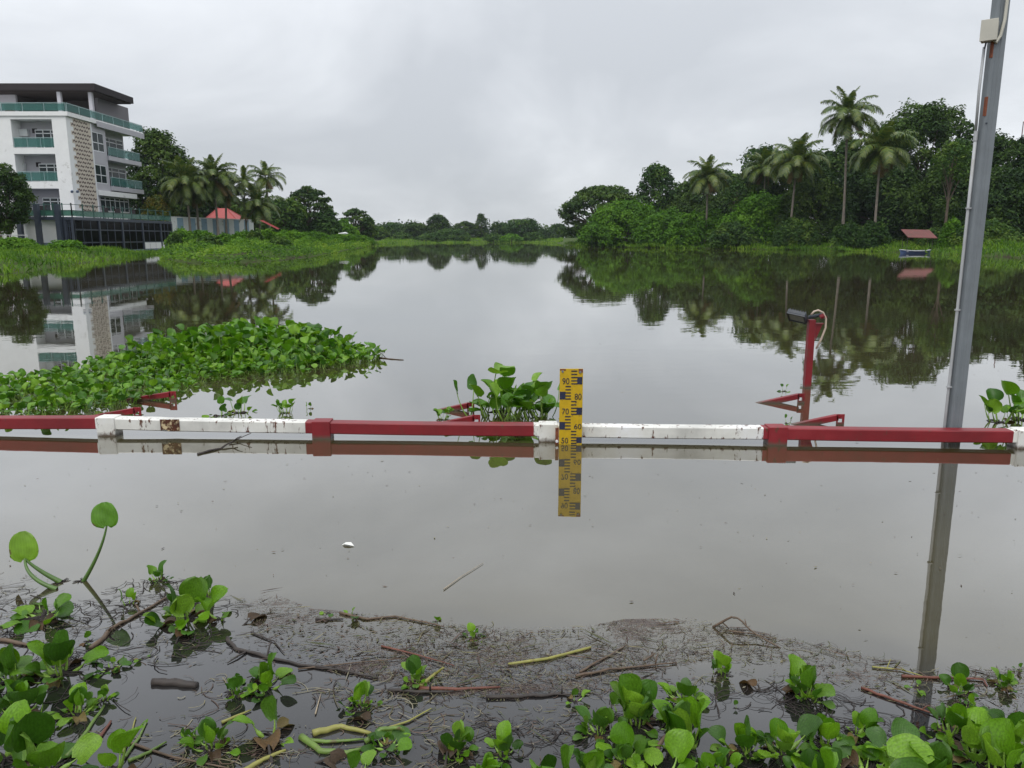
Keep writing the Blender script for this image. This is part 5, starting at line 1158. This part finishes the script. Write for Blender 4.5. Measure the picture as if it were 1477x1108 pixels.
clump(1136, 611, .030, 4, 'tiny sprout close behind the rail left of the floodlight post', ('mid', 'flat'), 1)
clump(1440, 609, .10, 7, 'left part of the clump behind the rail right of the steel pole', ('mid', 'mid'), 1, 2)
clump(1472, 606, .12, 10, 'clump behind the rail cut by the right edge', ('mid', 'mid'), 1, 2.4)
clump(1405, 606, .03, 2, 'dead-looking sprout just right of the steel pole', ('flat',), 2) if False else None

# ------------------------------------------------------------------ branches, reeds and rotting stems
def stick(name, pts, rad, mat, label, cat, spurs=(), n=8, taper=True, group='driftwood and stems in the shallows'):
    P_ = [G(x, y, (z[0] if z else .004)) for x, y, *z in pts]; o0 = P_[0].copy(); o0.z = 0; rad = rad * (.8 if name != 'log' else 1)
    fine = []
    for i in range(len(P_) - 1):
        for k in range(4):
            q = P_[i].lerp(P_[i + 1], k / 4); fine.append(q - o0 + Vector((gv.uniform(-1, 1), gv.uniform(-1, 1), gv.uniform(-.4, .6))) * rad * (.18 if name in ('stem', 'reed', 'cane', 'log') else .5))
    fine.append(P_[-1] - o0); k = len(fine)
    mb = MB().tube(fine, [rad * (1 - (.55 * i / (k - 1) if taper else .15 * abs(2 * i / (k - 1) - 1))) * (gv.uniform(.95, 1.05) if name in ('stem', 'reed', 'cane', 'log') else gv.uniform(.86, 1.14)) for i in range(k)], n)
    for (i, dx_, dy_, dz_) in spurs:
        s_ = fine[min(i, k - 1)]; mb.tube([s_, s_ + Vector((dx_, dy_, dz_)) * .5 + Vector((0, 0, rad * .5)), s_ + Vector((dx_, dy_, dz_))], [rad * .6, rad * .45, rad * .25], 5)
    o = mb.build(name, M[mat], loc=o0, smooth=True); return tag(o, label, cat, group)
stick('branch', [(327, 921), (340, 936), (372, 944), (432, 958), (500, 968), (545, 978)], .0085, 'stick_dark', 'long dark forked branch lying across the dark water left of centre', 'branch', [(6, -.04, -.07, 0), (9, .0, .05, .03), (15, .05, -.02, .0)])
stick('branch', [(362, 912), (395, 925), (410, 942)], .004, 'stick_dark', 'thin dark twig touching the left end of the forked branch', 'branch')
stick('branch', [(560, 996), (620, 998), (655, 997)], .008, 'stick_dark', 'dark stub to the left of the reddish cane', 'branch', [(4, .0, .0, .03)])
stick('cane', [(605, 993), (660, 994), (722, 991)], .0085, 'stick_red', 'reddish-brown split cane lying level in the litter', 'cane')
stick('stem', [(606, 990), (628, 972), (640, 963, .035)], .009, 'stem_yellow', 'short swollen olive stem leaning on the reddish cane', 'stem')
stick('reed', [(733, 958), (790, 950), (852, 934)], .0065, 'stem_yellow', 'straight yellow-green reed in the middle of the litter', 'reed', taper=False)
stick('branch', [(700, 1006), (760, 1004), (800, 1002), (842, 1001)], .0075, 'stick_dark', 'knobbly dark branch below the yellow-green reed', 'branch', [(9, 0, .01, .022), (12, .03, .02, .0)])
stick('branch', [(830, 975), (880, 966), (935, 960), (975, 956)], .006, 'stick_brown', 'crooked brown twig right of the yellow-green reed', 'branch', [(9, .012, .02, .03)])
stick('branch', [(928, 953, .03), (945, 942, .035)], .005, 'stick_brown', 'short brown chip on the crooked twig', 'branch')
stick('branch', [(836, 970), (870, 950), (905, 930)], .005, 'stick_brown', 'twig slanting up from the crooked brown twig', 'branch')
stick('branch', [(1028, 905, .0), (1056, 890, .05), (1064, 892, .05), (1090, 915, .02), (1126, 935, .0)], .006, 'stick_brown', 'arched brown twig rising out of the water right of centre', 'branch', [(2, .03, .0, -.03), (10, .0, .02, .015)])
stick('branch', [(1050, 910), (1085, 914), (1120, 922)], .0035, 'stick_brown', 'thin twig crossing under the arched one', 'branch')
stick('branch', [(132, 935), (165, 905), (200, 885), (240, 862)], .010, 'stick_brown', 'brown twig slanting through the left cluster', 'branch', [(3, .02, .0, .02), (8, -.03, .03, .02)])
stick('branch', [(244, 900), (262, 880), (290, 862)], .007, 'stick_dark', 'dark twig behind the swollen stalks of the left cluster', 'branch')
stick('branch', [(0, 922), (40, 930), (100, 945)], .0085, 'stick_brown', 'half-sunk brown branch from the left edge', 'branch')
stick('branch', [(88, 962), (118, 950), (140, 944)], .007, 'stick_brown', 'rough brown piece of branch right of the bushy left plant', 'branch')
stick('log', [(219, 984), (250, 985), (284, 989)], .0135, 'stick_dark', 'short charred-looking log with a broken end', 'log', taper=False)
stick('branch', [(1242, 992), (1290, 1010), (1345, 1030), (1385, 1046)], .0055, 'stick_red', 'long reddish twig slanting towards the lower right', 'branch', [(7, .02, .0, .015)])
stick('branch', [(1300, 975), (1355, 978), (1418, 980), (1424, 990)], .006, 'stick_red', 'reddish branch lying across the end of the pole reflection', 'branch')
stick('reed', [(490, 884), (530, 893), (570, 889), (615, 898), (640, 904)], .006, 'stick_brown', 'bent brown reed at the far edge of the litter', 'reed')
stick('stick', [(455, 894), (495, 893)], .006, 'stick_dark', 'short dark stick left of the bent brown reed', 'stick')
stick('reed', [(550, 932), (600, 944), (655, 960)], .0045, 'stick_red', 'thin reddish reed slanting through the litter', 'reed')
stick('reed', [(430, 965), (510, 956), (590, 949)], .0032, 'stick_brown', 'long thin dry reed above the forked branch', 'reed')
stick('reed', [(640, 850), (665, 832), (697, 812)], .0026, 'stick_pale', 'pale grass stalk afloat beyond the litter', 'reed')
stick('twig', [(285, 655), (318, 647), (342, 633, .03)], .011, 'stick_dark', 'dark driftwood stick caught against the white rail section', 'driftwood', [(7, .05, .02, .03)])
stick('twig', [(330, 640), (346, 632, .02), (362, 625, .05)], .006, 'stick_dark', 'small twig crossing the driftwood stick at the rail', 'driftwood')
stick('twig', [(548, 516), (565, 518), (582, 519)], .010, 'stick_brown', 'brown root end trailing from the right tip of the floating mat', 'driftwood')
stick('twig', [(556, 516), (543, 503, .05), (531, 493, .11)], .0055, 'stick_dark', 'bare twig pointing up at the right tip of the floating mat', 'driftwood')
stick('stem', [(434, 1062), (462, 1083), (500, 1086), (522, 1080)], .0125, 'stem_green', 'fat green rotting stem curving along the bottom', 'stem')
stick('stem', [(452, 1058), (492, 1048), (535, 1058)], .0135, 'stem_yellow', 'fat yellow rotting stem above the green curved one', 'stem')
stick('stem', [(440, 1068), (480, 1070), (525, 1066)], .008, 'stem_green', 'thinner green stem between the fat yellow and green ones', 'stem')
stick('stem', [(527, 1070), (550, 1052, .02), (575, 1050, .03), (588, 1058)], .0095, 'stem_green', 'arched green stem ending in a frayed brown head', 'stem')
stick('stem', [(560, 1050), (590, 1040), (622, 1022)], .005, 'stem_yellow', 'slim yellow-green stem with a torn tip', 'stem')
stick('stem', [(352, 1112), (380, 1095), (412, 1082)], .010, 'stem_yellow', 'olive stem at the bottom edge left of the fat stems', 'stem')
stick('stem', [(96, 1092), (125, 1055), (150, 1018)], .009, 'stem_green', 'thick pale-green stalk leaning in the bottom left', 'stem')
stick('stem', [(118, 1090), (145, 1062), (160, 1040)], .008, 'stick_red', 'reddish stalk beside the thick pale-green one', 'stem')
stick('stem', [(180, 1092), (200, 1065), (212, 1040)], .006, 'stem_green', 'slim stalk in the bottom left fan of rotting stalks', 'stem')
stick('stem', [(178, 1085), (190, 1055), (196, 1035)], .0045, 'stem_yellow', 'yellow stalk in the bottom left fan of rotting stalks', 'stem')
stick('stem', [(185, 1098), (215, 1085), (240, 1070)], .007, 'stem_green', 'low stalk pointing right in the bottom left fan', 'stem')
stick('stem', [(160, 1062), (205, 1078), (250, 1092), (330, 1108)], .0055, 'stick_brown', 'long brown stalk running along the bottom left', 'stem')
stick('stem', [(320, 1042), (362, 1024)], .006, 'stem_yellow', 'straight pale stem between two small round-leaved plants', 'stem')
stick('stem', [(1405, 1062), (1420, 1040, .02), (1438, 1030, .04)], .006, 'stem_yellow', 'pale bent stalk near the right edge', 'stem')
stick('reed', [(455, 1030), (463, 1000)], .003, 'stick_pale', 'short pale straw left of the small two-leaf plant', 'reed')
stick('reed', [(1258, 962), (1300, 966), (1330, 975)], .004, 'stem_yellow', 'knot of yellow-green stems left of the pole reflection', 'reed', [(2, .02, .02, .02), (5, -.03, .01, .015)])
stick('cane', [(822, 1060), (846, 1050), (868, 1030, .03)], .006, 'stick_brown', 'brown stalk among the oval leaves', 'cane') if False else None
stick('stem', [(945, 1098), (950, 1075, .02), (966, 1055, .045)], .011, 'stick_brown', 'rough brown root stock between the tall ribbed and broad upright leaves', 'stem')
# floating scraps
p = G(502, 787); mb = MB()
mb.v = [(-.028, .004, .002), (-.012, .014, .010), (.012, .010, .012), (.030, -.012, .003), (.006, -.012, .008), (-.014, -.006, .009), (-.028, .004, -.003), (.030, -.012, -.003)]
mb.f = [(0, 5, 1), (1, 5, 4, 2), (2, 4, 3), (0, 1, 2, 3, 7, 6), (0, 6, 7, 3, 4, 5)]; mb.m = [0] * 5
tag(mb.build('white_scrap', M['scrap_white'], loc=p), 'small white scrap floating alone on the open water in front of the rail', 'scrap')
for (px, py, s, lab) in ((345, 905, .075, 'dark upturned withered leaf right of the left cluster'), (252, 930, .06, 'withered leaf on the water below the large pale-green plant'), (545, 1045, .05, 'rust-red dead leaf above the arched green stem'), (395, 1108, .11, 'brown rotting leaf at the bottom edge beside the olive stem'), (445, 1100, .09, 'mottled dead leaf under the fat green stem'), (1245, 1092, .09, 'rotting purple-brown leaf between the folded and the torn leaves'), (1100, 1000, .05, 'shrivelled dark leaf left of the big rosette'), (640, 1118, .10, 'curled yellow-brown leaf at the bottom edge near the two bright plants')):
    t_ = thing('dead_leaf', G(px, py), lab, 'dead leaf', 'withered leaves in the shallows', gv.uniform(0, 6.28)); v_ = gv.choice(DEAD)
    link('blade', v_[0], t_, (0, 0, .003), (0, 0, 0), s); link('petiole', v_[1], t_, (0, 0, .003), (0, 0, 0), s)

# ---- a torn film of wet scum on the water among the fragments
fm, t, b = newmat('scum_film'); lk = t.links.new
geo = N(t, 'ShaderNodeNewGeometry'); mp = N(t, 'ShaderNodeMapping'); mp.inputs['Scale'].default_value = (1, 1.9, 1); lk(geo.outputs['Position'], mp.inputs[0])
f1 = N(t, 'ShaderNodeTexNoise', inp={'Scale': 2.4, 'Detail': 3, 'Roughness': .5, 'Distortion': .6}); lk(mp.outputs[0], f1.inputs[0])
f2 = N(t, 'ShaderNodeTexNoise', inp={'Scale': 55.0, 'Detail': 8, 'Roughness': .75}); lk(mp.outputs[0], f2.inputs[0])
fa = N(t, 'ShaderNodeMath', operation='MULTIPLY_ADD', inp={1: 0.75}); lk(f2.outputs[0], fa.inputs[0]); lk(f1.outputs[0], fa.inputs[2])
fr_ = ramp(t, [(0.93, 0.0), (1.06, 0.62)], fa.outputs[0])
fc = ramp(t, [(0.35, (0.04, 0.028, 0.025)), (0.5, (0.09, 0.065, 0.058)), (0.62, (0.18, 0.14, 0.11))], f2.outputs[0])
lk(fc.outputs[0], b.inputs['Base Color']); b.inputs['Roughness'].default_value = .7
tb = N(t, 'ShaderNodeBsdfTransparent'); ms = N(t, 'ShaderNodeMixShader'); lk(fr_.outputs[0], ms.inputs[0]); lk(tb.outputs[0], ms.inputs[1]); lk(b.outputs[0], ms.inputs[2]); lk(ms.outputs[0], t.nodes['Material Output'].inputs[0])
fp_ = [G(x, y, .0006) for x, y in ((345, 868), (400, 858), (450, 878), (560, 886), (700, 905), (840, 905), (900, 893), (1000, 891), (1100, 912), (1240, 940), (1330, 966), (1480, 962), (1600, 980), (1600, 1030), (1477, 1030), (1380, 1030), (1250, 1000), (1150, 965), (1050, 955), (960, 962), (880, 985), (760, 1000), (650, 1003), (560, 985), (470, 965), (390, 930))]
tag(MB().poly(fp_).build('scum_film', fm), kind='stuff')

# ---- litter afloat: countless fragments
def poly_scatter(poly_px, n):
    pl = np.array([tuple(G(*p).xy) for p in poly_px]); lo, hi = pl.min(0), pl.max(0); P = rng.uniform(lo, hi, size=(n, 2)); ins = np.zeros(n, bool)
    for i in range(len(pl)):
        a, b_ = pl[i], pl[(i + 1) % len(pl)]; den = (b_[1] - a[1]) or 1e-9
        ins ^= ((a[1] > P[:, 1]) != (b_[1] > P[:, 1])) & (P[:, 0] < (b_[0] - a[0]) * (P[:, 1] - a[1]) / den + a[0])
    return P[ins]
import mathutils.noise as mno
def litter(name, P, smin, smax, thin, mat='litter', clump=0.0, thr=.0, zmax=.004):
    if clump:
        keep = np.array([mno.noise(Vector((p[0] * clump, p[1] * clump * 1.8, .5))) + .4 * mno.noise(Vector((p[0] * clump * 4, p[1] * clump * 6, 2))) + rng.uniform(-.25, .25) > thr for p in P]); P = P[keep]
    n = len(P); a = rng.normal(0, .55, n) + np.where(rng.random(n) < .3, rng.uniform(-1.5, 1.5, n), 0); ln = rng.uniform(smin, smax, n) * rng.uniform(.3, 1, n); wd = ln * rng.uniform(*thin, n)
    T = np.column_stack([np.cos(a), np.sin(a), np.zeros(n)]); B = np.column_stack([-np.sin(a), np.cos(a), np.zeros(n)])
    C = np.column_stack([P, rng.uniform(.0008, zmax, n)]); V = np.empty((n, 4, 3)); bow = rng.uniform(-.3, .3, n)[:, None] * wd[:, None]
    V[:, 0] = C - T * ln[:, None]; V[:, 1] = C + B * (wd[:, None] + bow); V[:, 2] = C + T * ln[:, None]; V[:, 3] = C - B * (wd[:, None] - bow)
    V[:, :, 2] += rng.uniform(0, .0025, (n, 4))
    return tag(link(name, packquads(name, V, M[mat])), kind='stuff')
band = [(330, 860), (390, 850), (450, 880), (560, 890), (640, 900), (760, 910), (840, 905), (900, 895), (1000, 893), (1100, 915), (1240, 942), (1330, 968), (1480, 962), (1600, 980), (1600, 1030), (1477, 1030), (1380, 1040), (1250, 1005), (1150, 965), (1050, 950), (960, 962), (880, 1000), (760, 1003), (650, 1008), (560, 985), (470, 970), (380, 935)]
litter('floating_litter', poly_scatter(band, 14000), .003, .016, (.06, .35), clump=1.5, thr=.05)
litter('fine_litter', poly_scatter(band, 50000), .001, .004, (.1, .6), clump=1.8, thr=.05)
litter('reed_litter', poly_scatter(band, 1200), .02, .075, (.02, .07), clump=1.7, thr=-.1, zmax=.006)
near = [(-100, 830), (100, 830), (330, 850), (380, 935), (560, 985), (760, 1005), (960, 965), (1150, 968), (1477, 1040), (1600, 1200), (-100, 1200)]
def fibres(name, P, lmin, lmax, wd, clump, thr, mat='litter'):
    P = np.array([p for p in P if mno.noise(Vector((p[0] * clump, p[1] * clump * 1.8, .5))) + rng.uniform(-.25, .25) > thr]); n = len(P)
    a = rng.normal(0, .6, n) + np.where(rng.random(n) < .3, rng.uniform(-1.5, 1.5, n), 0); k = rng.normal(0, .5, n); st = rng.uniform(lmin, lmax, n) / 4; w_ = rng.uniform(.0005, wd, n)
    q = np.column_stack([P, rng.uniform(.001, .005, n)]); Vs = np.empty((n, 4, 4, 3))
    for i in range(4):
        T = np.column_stack([np.cos(a), np.sin(a), rng.normal(0, .04, n)]); B = np.column_stack([-np.sin(a), np.cos(a), np.zeros(n)]) * w_[:, None]
        e = q + T * st[:, None]; e[:, 2] = np.clip(e[:, 2], .0008, .012); Vs[:, i, 0] = q - B; Vs[:, i, 1] = q + B; Vs[:, i, 2] = e + B; Vs[:, i, 3] = e - B; q = e; a = a + k
    return tag(link(name, packquads(name, Vs.reshape(-1, 4, 3), M[mat], np.repeat(rng.random(n), 4))), kind='stuff')
fibres('fibrous_litter', poly_scatter(band, 9000), .015, .07, .0012, 1.9, .10)
lcl = [(-80, 850), (110, 850), (250, 830), (340, 880), (330, 940), (160, 980), (170, 1060), (60, 1200), (-80, 1200)]
fibres('tangled_roots', poly_scatter(lcl, 1900), .04, .13, .0022, 3.0, -.05, 'root')
rcl = [(620, 1050), (850, 1010), (1000, 1000), (1180, 990), (1300, 1040), (1477, 1010), (1477, 1180), (620, 1180)]
fibres('tangled_stems', poly_scatter(rcl, 1500), .03, .11, .0018, 3.0, .0, 'root')
mix_ = [(240, 960), (420, 960), (640, 1000), (640, 1130), (240, 1130)]
fibres('rotting_fibres', poly_scatter(mix_, 1200), .02, .09, .0018, 2.6, .02)
litter('scattered_litter', poly_scatter(near, 9000), .002, .012, (.06, .4), clump=2.0, thr=.15)
fibres('scattered_fibres', poly_scatter(near, 3500), .015, .07, .0013, 2.0, .15)
litter('scattered_reed_litter', poly_scatter(near, 900), .015, .06, (.02, .07), clump=2.0, thr=.1, zmax=.006)
openw = [(-100, 660), (1600, 660), (1600, 960), (1240, 940), (1000, 892), (640, 895), (330, 850), (-100, 840)]
litter('drifting_specks', poly_scatter(openw, 520), .002, .014, (.06, .4))
farw = [(200, 640), (1477, 640), (1477, 480), (560, 480), (450, 560)]
litter('far_specks', poly_scatter(farw, 160), .004, .02, (.08, .3))
matedge = [(140, 600), (300, 560), (430, 545), (520, 530), (500, 515), (300, 540), (120, 590), (0, 607), (-50, 600), (-50, 625)]
litter('mat_edge_litter', poly_scatter(matedge, 9000), .004, .02, (.1, .5), clump=1.6, thr=.0, zmax=.01)
